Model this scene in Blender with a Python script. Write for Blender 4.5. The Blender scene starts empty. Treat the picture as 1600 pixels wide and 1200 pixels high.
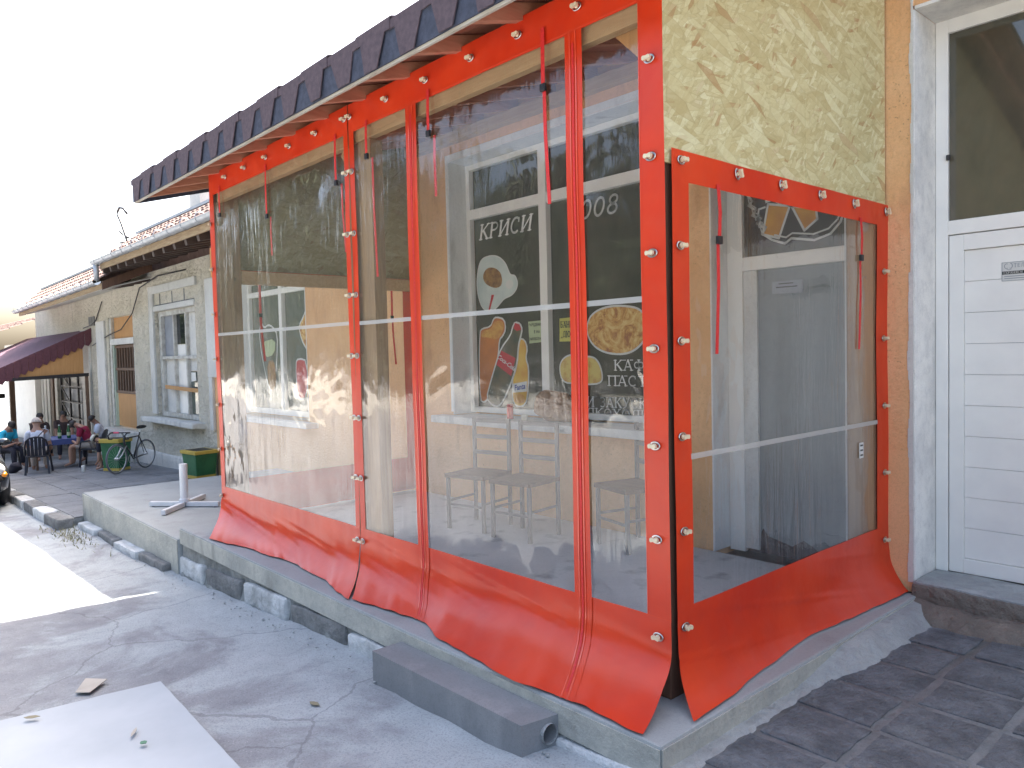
import bpy, bmesh, math, random
from mathutils import Vector, Matrix, noise
random.seed(7)
R = math.radians
S = bpy.context.scene
COL = S.collection

# ------------------------------------------------------------------ camera
cam = bpy.data.cameras.new("camera")
camo = bpy.data.objects.new("camera", cam); COL.objects.link(camo)
rx = Vector((0.66749, 0.74424, -0.02378)).normalized()
fw = Vector((-0.7445, 0.6663, -0.0418))
fw = (fw - rx * fw.dot(rx)).normalized()
up = rx.cross(fw)
m = Matrix((rx, up, -fw)).transposed().to_4x4()
m.translation = Vector((1.927, -2.592, 1.5))
camo.matrix_world = m
cam.sensor_width = 36; cam.lens = 36 * 1188 / 1600
cam.clip_start = 0.05; cam.clip_end = 3000
S.camera = camo

# ------------------------------------------------------------------ world, sun, exposure
SUNV = Vector((-0.31, 0.56, 1.0)).normalized()       # towards the sun
w = bpy.data.worlds.new("World"); S.world = w; w.use_nodes = True
nt = w.node_tree; bg = nt.nodes['Background']
sky = nt.nodes.new('ShaderNodeTexSky'); sky.sky_type = 'NISHITA'; sky.sun_disc = False
sky.sun_elevation = math.asin(SUNV.z); sky.sun_rotation = math.atan2(SUNV.x, SUNV.y)
sky.dust_density = 6.0; sky.air_density = 1.0; sky.ozone_density = 0.2
nt.links.new(sky.outputs[0], bg.inputs[0]); bg.inputs[1].default_value = 0.13
sun = bpy.data.lights.new("sun", 'SUN'); sun.energy = 4.6; sun.angle = R(0.5); sun.color = (1, 0.95, 0.86)
suno = bpy.data.objects.new("sun", sun); COL.objects.link(suno)
suno.rotation_euler = SUNV.to_track_quat('Z', 'Y').to_euler()
S.view_settings.view_transform = 'Standard'; S.view_settings.look = 'None'
S.view_settings.exposure = 2.3; S.view_settings.gamma = 1; S.view_settings.use_curve_mapping = False
S.cycles.use_denoising = True
S.cycles.max_bounces = 10; S.cycles.transparent_max_bounces = 24
S.cycles.caustics_reflective = False; S.cycles.caustics_refractive = False

# ------------------------------------------------------------------ materials
def rgba(c): return (c[0], c[1], c[2], 1)
class N:
    """small wrapper round a node tree"""
    def __init__(s, name):
        s.m = bpy.data.materials.new(name); s.m.use_nodes = True
        s.t = s.m.node_tree; s.t.nodes.clear()
        s.out = s.t.nodes.new('ShaderNodeOutputMaterial')
    def n(s, typ, ins=None, **kw):
        x = s.t.nodes.new('ShaderNode' + typ)
        for k, v in kw.items(): setattr(x, k, v)
        for k, v in (ins or {}).items(): s.set(x, k, v)
        return x
    def set(s, x, k, v):
        i = x.inputs[k]
        if isinstance(v, bpy.types.Node): s.t.links.new(v.outputs[0], i)
        elif isinstance(v, bpy.types.NodeSocket): s.t.links.new(v, i)
        elif isinstance(v, tuple) and len(v) == 3 and i.type == 'RGBA': i.default_value = rgba(v)
        else: i.default_value = v
    def pos(s, scale=(1, 1, 1), rot=(0, 0, 0)):
        g = s.n('NewGeometry')
        mp = s.n('Mapping', {'Scale': scale, 'Rotation': rot}); s.t.links.new(g.outputs['Position'], mp.inputs[0])
        return mp
    def noise(s, vec, scale, detail=5, rough=.55, dist=0):
        return s.n('TexNoise', {'Vector': vec, 'Scale': scale, 'Detail': detail, 'Roughness': rough, 'Distortion': dist})
    def ramp(s, fac, stops):
        r = s.n('ValToRGB', {'Fac': fac}); e = r.color_ramp.elements
        while len(e) < len(stops): e.new(.5)
        for q, (p, c) in zip(e, stops): q.position = p; q.color = rgba(c) if len(c) == 3 else c
        return r
    def mix(s, f, a, b, bt='MIX'):
        x = s.n('MixRGB', {'Fac': f, 'Color1': a, 'Color2': b}, blend_type=bt); return x
    def math(s, op, a, b=0.5, c=None):
        ins = {0: a, 1: b}
        if c is not None: ins[2] = c
        return s.n('Math', ins, operation=op)
    def bump(s, h, strength=.3, dist=.01):
        return s.n('Bump', {'Height': h, 'Strength': strength, 'Distance': dist})
    def bsdf(s, color, rough=.7, normal=None, **kw):
        p = s.n('BsdfPrincipled', {'Base Color': color, 'Roughness': rough})
        if normal is not None: s.set(p, 'Normal', normal)
        for k, v in kw.items(): s.set(p, k.replace('_', ' '), v)
        s.t.links.new(p.outputs[0], s.out.inputs[0]); return p

def mat(name, c, c2=None, sc=6, rough=.7, bump=.15, bsc=60, bd=.004, stretch=(1, 1, 1), metallic=0, lo=.35, hi=.7, rv=.1, **kw):
    a = N(name); p = a.pos(stretch)
    c2 = c2 or tuple(v * .7 for v in c)
    nz = a.noise(p, sc, 6); col = a.ramp(nz.outputs['Fac'], [(lo, c), (hi, c2)])
    n2 = a.noise(p, bsc, 4)
    rr = a.math('MULTIPLY_ADD', nz.outputs['Fac'], rv * 2, rough - rv)
    a.bsdf(col, rr, a.bump(n2.outputs['Fac'], bump, bd), Metallic=metallic, **kw)
    return a.m

def mat_plain(name, c, rough=.5, metallic=0, **kw):
    a = N(name); nz = a.noise(a.pos(), 18, 3)
    col = a.mix(a.math('MULTIPLY', nz.outputs['Fac'], .35), c, tuple(v * .6 for v in c))
    a.bsdf(col, rough, Metallic=metallic, **kw); return a.m

def wood(name, c, c2, axis=0, rough=.65):
    st = [14, 14, 14]; st[axis] = 1.2
    a = N(name); p = a.pos(tuple(st))
    nz = a.noise(p, 2.0, 6, .6, 1.2); n2 = a.noise(a.pos((3, 3, 3)), 1.6, 3)
    col = a.ramp(nz.outputs['Fac'], [(.3, c), (.68, c2)])
    kn = a.n('TexVoronoi', {'Vector': a.pos(), 'Scale': 3.1}); k = a.ramp(kn.outputs['Distance'], [(.03, (1, 1, 1)), (.07, (0, 0, 0))])
    col = a.mix(a.math('MULTIPLY', k, .5), col, tuple(v * .35 for v in c2))
    col = a.mix(a.math('MULTIPLY', n2.outputs['Fac'], .4), col, tuple(v * .75 for v in c2))
    a.bsdf(col, rough, a.bump(nz.outputs['Fac'], .25, .003)); return a.m

def osb(name, tint=(1, 1, 1), dim=1.0):
    a = N(name); cols = None
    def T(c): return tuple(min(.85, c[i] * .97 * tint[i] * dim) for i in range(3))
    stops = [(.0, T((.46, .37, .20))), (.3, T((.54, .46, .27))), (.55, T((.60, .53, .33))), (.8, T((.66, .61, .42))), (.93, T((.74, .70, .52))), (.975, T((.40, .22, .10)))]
    base = a.noise(a.pos(), 2.2, 4)
    prev = a.ramp(base.outputs['Fac'], [(.3, T((.52, .44, .25))), (.7, T((.60, .54, .36)))])
    hh = None
    for i, (ang, sx, sz) in enumerate([(18, 34, 8), (84, 24, 7), (70, 40, 9), (-8, 11, 44), (40, 50, 13), (-75, 22, 5.5)]):
        # world position turned in the board's plane: use both x and y so it works on any upright board
        g = a.n('NewGeometry'); sp = a.n('SeparateXYZ'); a.t.links.new(g.outputs['Position'], sp.inputs[0])
        uu = a.math('ADD', sp.outputs[0], sp.outputs[1])
        cb = a.n('CombineXYZ', {0: uu, 1: sp.outputs[2], 2: float(i)})
        wv = a.noise(cb, 3, 2); 
        wc = a.n('VectorMath', {0: cb, 1: a.n('VectorMath', {0: wv.outputs['Color'], 1: (.05, .05, 0)}, operation='MULTIPLY').outputs[0]}, operation='ADD')
        mr = a.n('Mapping', {'Vector': wc.outputs[0], 'Rotation': (0, 0, R(ang))})
        ms = a.n('Mapping', {'Vector': mr, 'Scale': (sx, sz, 1)})
        v = a.n('TexVoronoi', {'Vector': ms, 'Scale': 1.0, 'Randomness': 1.0})
        s2 = a.n('SeparateColor', {0: v.outputs['Color']})
        col = a.ramp(s2.outputs[0], stops)
        mask = a.math('GREATER_THAN', s2.outputs[1], .55)
        prev = a.mix(a.math('MULTIPLY', mask, .62), prev, col)
        e = a.math('MULTIPLY', mask, s2.outputs[2])
        hh = e if hh is None else a.math('MAXIMUM', hh, e)
        de = a.n('TexVoronoi', {'Vector': ms, 'Scale': 1.0}, feature='DISTANCE_TO_EDGE')
        ed = a.math('MULTIPLY', a.math('MULTIPLY', a.math('LESS_THAN', de.outputs[0], .05), mask), .25)
        prev = a.mix(ed, prev, T((.33, .26, .13)))
    fine = a.noise(a.pos(), 160, 3)
    prev = a.mix(a.math('MULTIPLY', a.math('GREATER_THAN', fine.outputs['Fac'], .66), .35), prev, T((.22, .14, .07)))
    a.bsdf(prev, .75, a.bump(hh, .35, .003)); return a.m

def plaster(name, c, c2, stain=None, bsc=28, bstr=.7, bd=.02, sc=1.4, rough=.85, pits=.0):
    a = N(name); p = a.pos()
    nz = a.noise(p, sc, 8, .62); n2 = a.noise(p, bsc, 6, .6); n3 = a.noise(a.pos((1, 1, .35)), 5, 6)
    col = a.ramp(nz.outputs['Fac'], [(.35, c), (.65, c2)])
    if stain:
        col = a.mix(a.math('MULTIPLY', a.ramp(n3.outputs['Fac'], [(.55, (0, 0, 0)), (.72, (1, 1, 1))]), .55), col, stain)
    if pits:
        v = a.noise(p, 45, 3, .6); k = a.ramp(v.outputs['Fac'], [(.62, (0, 0, 0)), (.66, (1, 1, 1))])
        msk = a.ramp(a.noise(p, 2.3, 3).outputs['Fac'], [(.4, (0, 0, 0)), (.6, (1, 1, 1))])
        col = a.mix(a.math('MULTIPLY', a.math('MULTIPLY', k, msk), pits), col, tuple(v * .3 for v in c2))
    f_ = a.noise(p, 150, 3, .7)
    col = a.mix(a.math('MULTIPLY', a.ramp(f_.outputs['Fac'], [(.50, (0, 0, 0)), (.62, (1, 1, 1))]), .20), col, tuple(v * .5 for v in c2))
    col = a.mix(a.math('MULTIPLY', a.ramp(n2.outputs['Fac'], [(.5, (0, 0, 0)), (.68, (1, 1, 1))]), .22), col, tuple(v * .62 for v in c2))
    a.bsdf(col, rough, a.bump(n2.outputs['Fac'], bstr, bd)); return a.m

M = {}
M['pvc'] = (lambda a: (a.bsdf(a.mix(a.ramp(a.noise(a.pos(), 9, 8, .7).outputs['Fac'], [(.45, (0, 0, 0)), (.85, (.12, .12, .12))]), a.mix(a.ramp(a.noise(a.pos(), 2.2, 4).outputs['Fac'], [(.35, (0, 0, 0)), (.65, (1, 1, 1))]), (.72, .052, .012), (.60, .032, .009)), (.50, .16, .10)), .32,
              a.bump(a.noise(a.pos(), 7, 3).outputs['Fac'], .25, .01), Specular_IOR_Level=.4, Coat_Weight=.08, Coat_Roughness=.25), a.m)[1])(N('orange_pvc'))
M['pvc_edge'] = mat_plain('orange_pvc_weld', (.82, .10, .05), .22, Coat_Weight=.5)
M['strap'] = mat('red_webbing', (.72, .03, .03), (.55, .02, .02), 80, .55, .3, 300, .001)
M['seam'] = None
def film(name, rip=1.0, seed=0.0, haze=.006):
    a = N(name)
    base = a.pos()
    big = a.noise(base, 1.3, 3, .5, .4)
    ver = a.noise(a.pos((9, 9, .9)), 1.2, 4, .6, .5)
    fin = a.noise(a.pos((1, 1, 1)), 10, 4, .6, 1.0)
    rid = a.math('ABSOLUTE', a.math('SUBTRACT', ver.outputs['Fac'], .5))
    mask = a.ramp(a.noise(a.pos((1.4, 1.4, 1.1)), 1.0, 2).outputs['Fac'], [(.42, (0, 0, 0)), (.62, (1, 1, 1))])
    h = a.math('ADD', a.math('MULTIPLY', big.outputs['Fac'], .8), a.math('MULTIPLY', a.math('MULTIPLY', fin.outputs['Fac'], mask), .075 * rip))
    f2 = a.noise(base, 34, 3, .6, .8)
    h = a.math('ADD', h, a.math('MULTIPLY', a.math('MULTIPLY', rid, mask), -.46 * rip))
    h = a.math('ADD', h, a.math('MULTIPLY', a.math('MULTIPLY', f2.outputs['Fac'], mask), .018 * rip))
    b = a.bump(h, .55, .05)
    gl = a.n('BsdfGlossy', {'Color': (1, 1, 1), 'Roughness': .025, 'Normal': b})
    tr = a.n('BsdfTransparent', {'Color': (.97, .97, .96)})
    df = a.n('BsdfDiffuse', {'Color': (.8, .8, .78)})
    # a thin sheet reflects alike from both sides: undo the inside/outside switch of the Fresnel node
    bf = a.n('NewGeometry').outputs['Backfacing']
    fr = a.n('Fresnel', {'IOR': a.math('MULTIPLY_ADD', bf, 1 / 1.52 - 1.52, 1.52), 'Normal': b})
    fac = a.math('MINIMUM', a.math('MULTIPLY', fr, 1.75), .9)
    m0 = a.n('MixShader', {0: haze}); a.t.links.new(tr.outputs[0], m0.inputs[1]); a.t.links.new(df.outputs[0], m0.inputs[2])
    g2 = a.n('BsdfGlossy', {'Color': (1, 1, 1), 'Roughness': .38, 'Normal': b})
    m2 = a.n('MixShader', {0: .25}); a.t.links.new(gl.outputs[0], m2.inputs[1]); a.t.links.new(g2.outputs[0], m2.inputs[2])
    m1 = a.n('MixShader', {0: fac}); a.t.links.new(m0.outputs[0], m1.inputs[1]); a.t.links.new(m2.outputs[0], m1.inputs[2])
    a.t.links.new(m1.outputs[0], a.out.inputs[0]); return a.m
M['film'] = film('clear_pvc_film')
def seam():
    a = N('film_weld'); tr = a.n('BsdfTransparent', {'Color': (.9, .9, .88)}); p = a.n('BsdfPrincipled', {'Base Color': (.62, .60, .56), 'Roughness': .3})
    m1 = a.n('MixShader', {0: .6}); a.t.links.new(tr.outputs[0], m1.inputs[1]); a.t.links.new(p.outputs[0], m1.inputs[2]); a.t.links.new(m1.outputs[0], a.out.inputs[0]); return a.m
M['seam'] = seam()
M['knob'] = mat_plain('cream_plastic', (.78, .68, .46), .35)
M['metal'] = mat_plain('zinc', (.62, .62, .60), .3, 1.0)
M['black'] = mat_plain('black_plastic', (.015, .015, .018), .4)
M['orange_wall'] = plaster('orange_plaster', (.86, .52, .27), (.80, .45, .21), (.52, .28, .14), 30, .5, .02, 1.6, pits=.5)
M['orange_smooth'] = plaster('orange_smooth', (.85, .50, .25), (.78, .43, .20), None, 90, .2, .004, 1.0)
M['white_reveal'] = plaster('white_reveal', (.86, .86, .83), (.78, .79, .77), (.40, .40, .38), 40, .35, .01)
M['patchy'] = plaster('patchy_reveal', (.90, .87, .80), (.70, .68, .64), (.50, .49, .46), 14, .6, .015, 3.5)
M['cream_wall'] = plaster('rough_cream_render', (.84, .78, .65), (.70, .65, .52), (.44, .40, .31), 14, 1.0, .12, 1.6, pits=1.0)
M['cream_trim'] = plaster('pale_trim', (.70, .69, .64), (.60, .59, .55), (.38, .36, .32), 30, .3, .01)
M['pale_grey'] = plaster('pale_grey_wall', (.76, .74, .68), (.62, .61, .57), (.33, .33, .32), 20, .5, .02)
M['frame'] = mat('white_frame', (.90, .88, .82), (.84, .82, .77), 5, .4, .05)
M['old_paint'] = mat('old_white_paint', (.60, .59, .54), (.38, .35, .30), 9, .6, .3, 60)
M['concrete'] = plaster('slab_top', (.38, .40, .395), (.31, .33, .325), (.25, .245, .24), 60, .25, .006, 1.3)
M['concrete_side'] = plaster('slab_side', (.52, .51, .44), (.34, .34, .31), (.20, .20, .18), 26, .6, .02, 2.2)
M['concrete_dark'] = plaster('inner_floor', (.58, .58, .57), (.50, .50, .49), (.13, .13, .13), 60, .2, .004, 1.6)
M['mortar'] = plaster('rough_mortar', (.36, .37, .35), (.20, .21, .20), (.10, .10, .09), 18, 1.0, .05, 5)
M['mortar_pale'] = plaster('pale_mortar', (.42, .44, .43), (.30, .31, .31), (.20, .19, .18), 18, .8, .03, 3)
M['rubble'] = plaster('step_rubble', (.26, .22, .18), (.17, .145, .12), (.10, .085, .07), 16, 1.0, .05, 4)
M['kerb_white'] = plaster('kerb_white', (.70, .71, .70), (.50, .51, .50), (.20, .20, .19), 20, .9, .03, 5)
M['kerb_dark'] = plaster('kerb_dark', (.27, .27, .26), (.15, .15, .145), (.10, .10, .10), 20, .9, .03, 5)
M['block'] = plaster('drain_block', (.25, .255, .26), (.20, .205, .21), (.33, .33, .33), 70, .3, .005, 1.5)
M['osb'] = osb('osb_board', (1.0, 1.02, .86), 1.06)
M['osb_end'] = osb('osb_board_darker', (.85, .85, .75), .7)  # same board pattern in a darker tint, for the far end
M['red_glow_wood'] = wood('red_glow_boards', (.50, .20, .13), (.36, .13, .085), 1)  # red glow reflected off the curtains is put into the board colour
M['rafter'] = wood('red_glow_rafter', (.62, .32, .20), (.46, .20, .12), 1)  # rafters carry the same reflected red in their colour
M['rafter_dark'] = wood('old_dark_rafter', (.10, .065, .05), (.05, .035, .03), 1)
M['pine'] = wood('pine', (.58, .40, .22), (.44, .28, .14), 0)
M['pine_v'] = wood('pine_upright', (.42, .27, .14), (.28, .17, .09), 2)
M['brown_v'] = wood('brown_upright', (.16, .085, .05), (.09, .045, .03), 2)
M['door_wood'] = wood('brown_slat_wood', (.20, .12, .075), (.12, .07, .045), 2)
M['shingle_tab'] = mat('plum_shingle', (.112, .078, .088), (.075, .055, .066), 30, .95, .8, 420, .004)
M['shingle_base'] = mat('slate_shingle', (.062, .072, .105), (.042, .048, .07), 30, .95, .8, 420, .004)
M['board_edge'] = wood('board_edge', (.60, .55, .47), (.45, .40, .32), 0)
M['tile_old'] = mat('old_roof_tile', (.20, .125, .10), (.13, .085, .075), 8, .85, .6, 40, .01)
M['gutter'] = mat('galvanised', (.50, .52, .54), (.40, .42, .44), 7, .45, .1, metallic=.4)
M['fascia_old'] = wood('weathered_fascia', (.58, .45, .28), (.33, .22, .13), 0)
M['awning'] = mat('awning_shingle', (.17, .09, .12), (.12, .065, .09), 20, .9, .5, 200, .004)
M['awning_edge'] = mat('awning_edge', (.13, .045, .055), (.09, .03, .04), 20, .8, .4, 200, .004)
M['osb_orange'] = osb('osb_orange', (1.0, .72, .45), .8)
M['ply'] = wood('orange_plywood', (.62, .34, .13), (.50, .25, .09), 2)
M['iron'] = mat_plain('dark_iron', (.05, .045, .045), .5, .5)
M['grey_sheet'] = mat('grey_door_sheet', (.30, .32, .36), (.24, .26, .29), 4, .5)
M['green_bin'] = mat('green_plastic', (.03, .17, .07), (.02, .12, .05), 6, .45, .1)
M['yellow'] = mat('yellow_plastic', (.62, .46, .09), (.50, .36, .07), 6, .5, .1)
M['white_metal'] = mat('white_enamel', (.72, .73, .74), (.62, .63, .64), 12, .35, .1)
M['sheet'] = mat('white_card', (.44, .47, .49), (.39, .42, .44), 3, .95, .1, 12, rv=.02, Specular_IOR_Level=.1)
M['card'] = mat('grey_cardboard', (.44, .40, .34), (.34, .31, .27), 8, .8)
M['leaf_dry'] = mat_plain('dry_leaf', (.25, .22, .14), .8)
M['chair_black'] = mat_plain('dark_chair_plastic', (.018, .02, .032), .4)
M['skin'] = mat_plain('skin', (.46, .26, .18), .55)
M['skin_dark'] = mat_plain('tanned_skin', (.30, .16, .11), .55)
M['hair'] = mat_plain('dark_hair', (.02, .015, .013), .6)
M['c_white'] = mat('white_cotton', (.66, .68, .76), (.56, .58, .66), 14, .85, .4, 40, .01)
M['c_teal'] = mat('turquoise_cotton', (.02, .42, .58), (.02, .32, .50), 14, .85, .4, 40, .01)
M['c_maroon'] = mat('maroon_cotton', (.30, .015, .055), (.22, .01, .04), 14, .85, .4, 40, .01)
M['c_dark'] = mat('dark_cotton', (.02, .02, .035), (.012, .012, .02), 14, .85)
M['c_brown'] = mat('brown_cotton', (.05, .03, .028), (.035, .02, .02), 14, .85)
M['c_beige'] = mat('beige_knit', (.50, .44, .40), (.42, .37, .33), 40, .9)
M['straw'] = mat('pale_straw', (.72, .69, .60), (.62, .58, .48), 60, .8)
M['tyre'] = mat_plain('tyre_rubber', (.16, .17, .19), .7)
M['carpaint'] = mat_plain('dark_car_paint', (.02, .022, .025), .15, Coat_Weight=1.0)
M['chrome'] = mat_plain('chrome', (.75, .75, .76), .1, 1.0)
M['lamp_glass'] = mat_plain('lamp_glass', (.70, .70, .68), .08)
M['amber'] = mat_plain('amber_lens', (.85, .28, .02), .15)
M['window_dark'] = mat_plain('dark_glass', (.02, .025, .03), .05)
M['pinkc'] = mat_plain('pink_tape', (.75, .10, .16), .5)
M['cloth_blue'] = mat_plain('blue_table_cover', (.06, .09, .25), .5)
M['lace'] = mat_plain('grey_brown_frame', (.24, .215, .20), .5)
M['leafy'] = None
def foliage(name, c, c2):
    a = N(name); nz = a.noise(a.pos(), .8, 5); n2 = a.noise(a.pos(), 9, 2)
    f = a.math('MULTIPLY_ADD', n2.outputs['Fac'], .5, a.math('MULTIPLY', nz.outputs['Fac'], .6))
    p = a.bsdf(a.ramp(f, [(.35, c), (.75, c2)]), .7, Transmission_Weight=0); return a.m
M['leafy'] = foliage('foliage', (.022, .036, .010), (.055, .075, .024))

def pane_mat(name, c, c2, refl=1.0, green=None, sc=2.5):
    a = N(name); nz = a.noise(a.pos((1, 1, .5)), sc, 5, .6, .6)
    col = a.ramp(nz.outputs['Fac'], [(.35, c), (.7, c2)])
    b = a.bump(a.noise(a.pos(), 2, 2).outputs['Fac'], .05, .02)
    a.bsdf(col, .04, b, Specular_IOR_Level=.5 * refl, Coat_Weight=.0); return a.m
M['pane'] = pane_mat('tinted_pane', (.10, .092, .07), (.06, .062, .045))
M['pane2'] = pane_mat('tinted_pane_green', (.17, .19, .16), (.09, .105, .08))
M['door_glass'] = plaster('frosted_grey_glass', (.22, .245, .24), (.17, .20, .205), None, 20, .05, .002, .8, rough=.32)
M['big_glass'] = pane_mat('dark_door_glass', (.11, .095, .065), (.06, .062, .045), 2.0)
M['d_white'] = mat_plain('print_white', (.72, .72, .68), .5)
M['d_letter'] = mat('print_letter_white', (.85, .84, .80), (.62, .60, .56), 26, .6, .1, lo=.45, hi=.8)
M['d_cup'] = mat('print_cup', (.62, .68, .64), (.46, .54, .52), 5, .5, .05)
M['d_coffee'] = mat('print_coffee', (.40, .20, .05), (.16, .07, .02), 16, .5, .05)
M['d_orange'] = mat('print_juice', (.62, .20, .03), (.42, .13, .03), 4, .5, .05)
M['d_juice2'] = mat('print_juice_top', (.75, .42, .08), (.55, .22, .04), 18, .5, .05)
M['d_cola'] = mat('print_bottle_green', (.05, .06, .03), (.14, .10, .04), 8, .5, .05)
M['d_red'] = mat_plain('print_red', (.55, .02, .03), .5)
M['d_yellow'] = mat('print_yellow', (.72, .45, .05), (.62, .30, .03), 8, .5, .05)
M['d_blue'] = mat_plain('print_blue', (.03, .06, .30), .5)
M['d_note'] = mat_plain('print_note_green', (.52, .60, .34), .6)
M['d_ynote'] = mat_plain('print_note_yellow', (.66, .62, .14), .6)
M['d_ink'] = mat_plain('print_ink', (.03, .035, .03), .6)
M['d_food'] = mat('print_food', (.60, .36, .10), (.34, .12, .02), 13, .5, .05, lo=.38, hi=.62)
def pastry():
    a = N('print_pastry_swirl'); p = a.pos((1, 1, 1)); nz = a.noise(p, 5.5, 5, .6, 3.2); n3 = a.noise(p, 22, 3)
    f = a.math('MULTIPLY_ADD', nz.outputs['Fac'], 1.0, a.math('MULTIPLY_ADD', n3.outputs['Fac'], .3, -.15))
    a.bsdf(a.ramp(f, [(.36, (.36, .12, .02)), (.5, (.64, .34, .07)), (.66, (.80, .58, .22))]), .5); return a.m
M['d_food'] = pastry()
M['d_dump'] = mat('print_dumpling', (.68, .52, .14), (.50, .22, .05), 11, .5, .05, lo=.45, hi=.7)
M['d_beer'] = mat('print_beer', (.68, .34, .04), (.48, .20, .02), 8, .5, .05)
M['d_dark'] = mat_plain('print_dark', (.04, .03, .022), .5)
M['bread'] = mat('crumpled_paper_bag', (.40, .24, .14), (.26, .14, .08), 14, .7, .8, 18, .03)
M['green_glass'] = mat_plain('green_glass', (.02, .12, .04), .08)
M['pet'] = mat_plain('pale_bottle', (.45, .52, .55), .1)
M['can_red'] = mat_plain('red_can', (.55, .03, .04), .25, .3)
M['bark'] = mat_plain('bark', (.10, .08, .06), .9)

def asphalt():
    a = N('worn_asphalt'); p = a.pos()
    big = a.noise(p, .9, 7, .65, .6); med = a.noise(p, 4.5, 7, .7); fin = a.noise(p, 90, 4, .7)
    sp = a.n('SeparateXYZ', {0: p})
    # pale cement dust lies along the slab edge and thins out towards the road
    d = a.math('MULTIPLY_ADD', sp.outputs[1], .62, 1.35)
    d2 = a.math('ADD', d, a.math('MULTIPLY_ADD', big.outputs['Fac'], 4.2, -2.35))
    d3 = a.ramp(a.math('MULTIPLY_ADD', a.math('ADD', d2, a.math('MULTIPLY', med.outputs['Fac'], .5)), .5, .15), [(.34, (0, 0, 0)), (.54, (1, 1, 1))])
    base = a.ramp(med.outputs['Fac'], [(.32, (.29, .30, .31)), (.68, (.195, .20, .215))])
    dust = a.ramp(med.outputs['Fac'], [(.3, (.44, .475, .485)), (.75, (.34, .37, .38))])
    col = a.mix(a.math('MULTIPLY', d3, .85), base, dust)
    col = a.mix(a.math('MULTIPLY', a.ramp(fin.outputs['Fac'], [(.52, (0, 0, 0)), (.60, (1, 1, 1))]), .34), col, (.13, .13, .14))
    vor = a.n('TexVoronoi', {'Vector': p, 'Scale': 55}); st = a.math('LESS_THAN', vor.outputs['Distance'], .16)
    rnd = a.n('SeparateColor', {0: vor.outputs['Color']})
    col = a.mix(a.math('MULTIPLY', a.math('MULTIPLY', st, a.math('GREATER_THAN', rnd.outputs[0], .7)), .6), col, (.48, .47, .44))
    cp = a.n('VectorMath', {0: p, 1: a.n('VectorMath', {0: a.noise(p, 2.5, 5).outputs['Color'], 1: (.35, .35, 0)}, operation='MULTIPLY').outputs[0]}, operation='ADD')
    cv = a.n('TexVoronoi', {'Vector': cp.outputs[0], 'Scale': .55}, feature='DISTANCE_TO_EDGE')
    ck_ = a.math('MULTIPLY', a.math('LESS_THAN', cv.outputs[0], .004), .35)
    col = a.mix(ck_, col, (.09, .09, .095))
    h = a.math('ADD', a.math('MULTIPLY', fin.outputs['Fac'], .5), a.math('MULTIPLY', med.outputs['Fac'], .9))
    a.bsdf(col, .9, a.bump(h, .6, .02)); return a.m
M['asphalt'] = asphalt()
M['paver'] = plaster('dark_paver', (.235, .255, .275), (.12, .13, .142), (.32, .345, .35), 34, 1.0, .05, 6.5)
M['paver_left'] = plaster('pavement_tile', (.24, .25, .26), (.15, .155, .165), (.30, .31, .31), 30, .7, .02, 1.2)
M['paver_joint'] = plaster('cement_joint', (.27, .285, .29), (.18, .195, .20), (.13, .13, .13), 30, .9, .02, 4)

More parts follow.
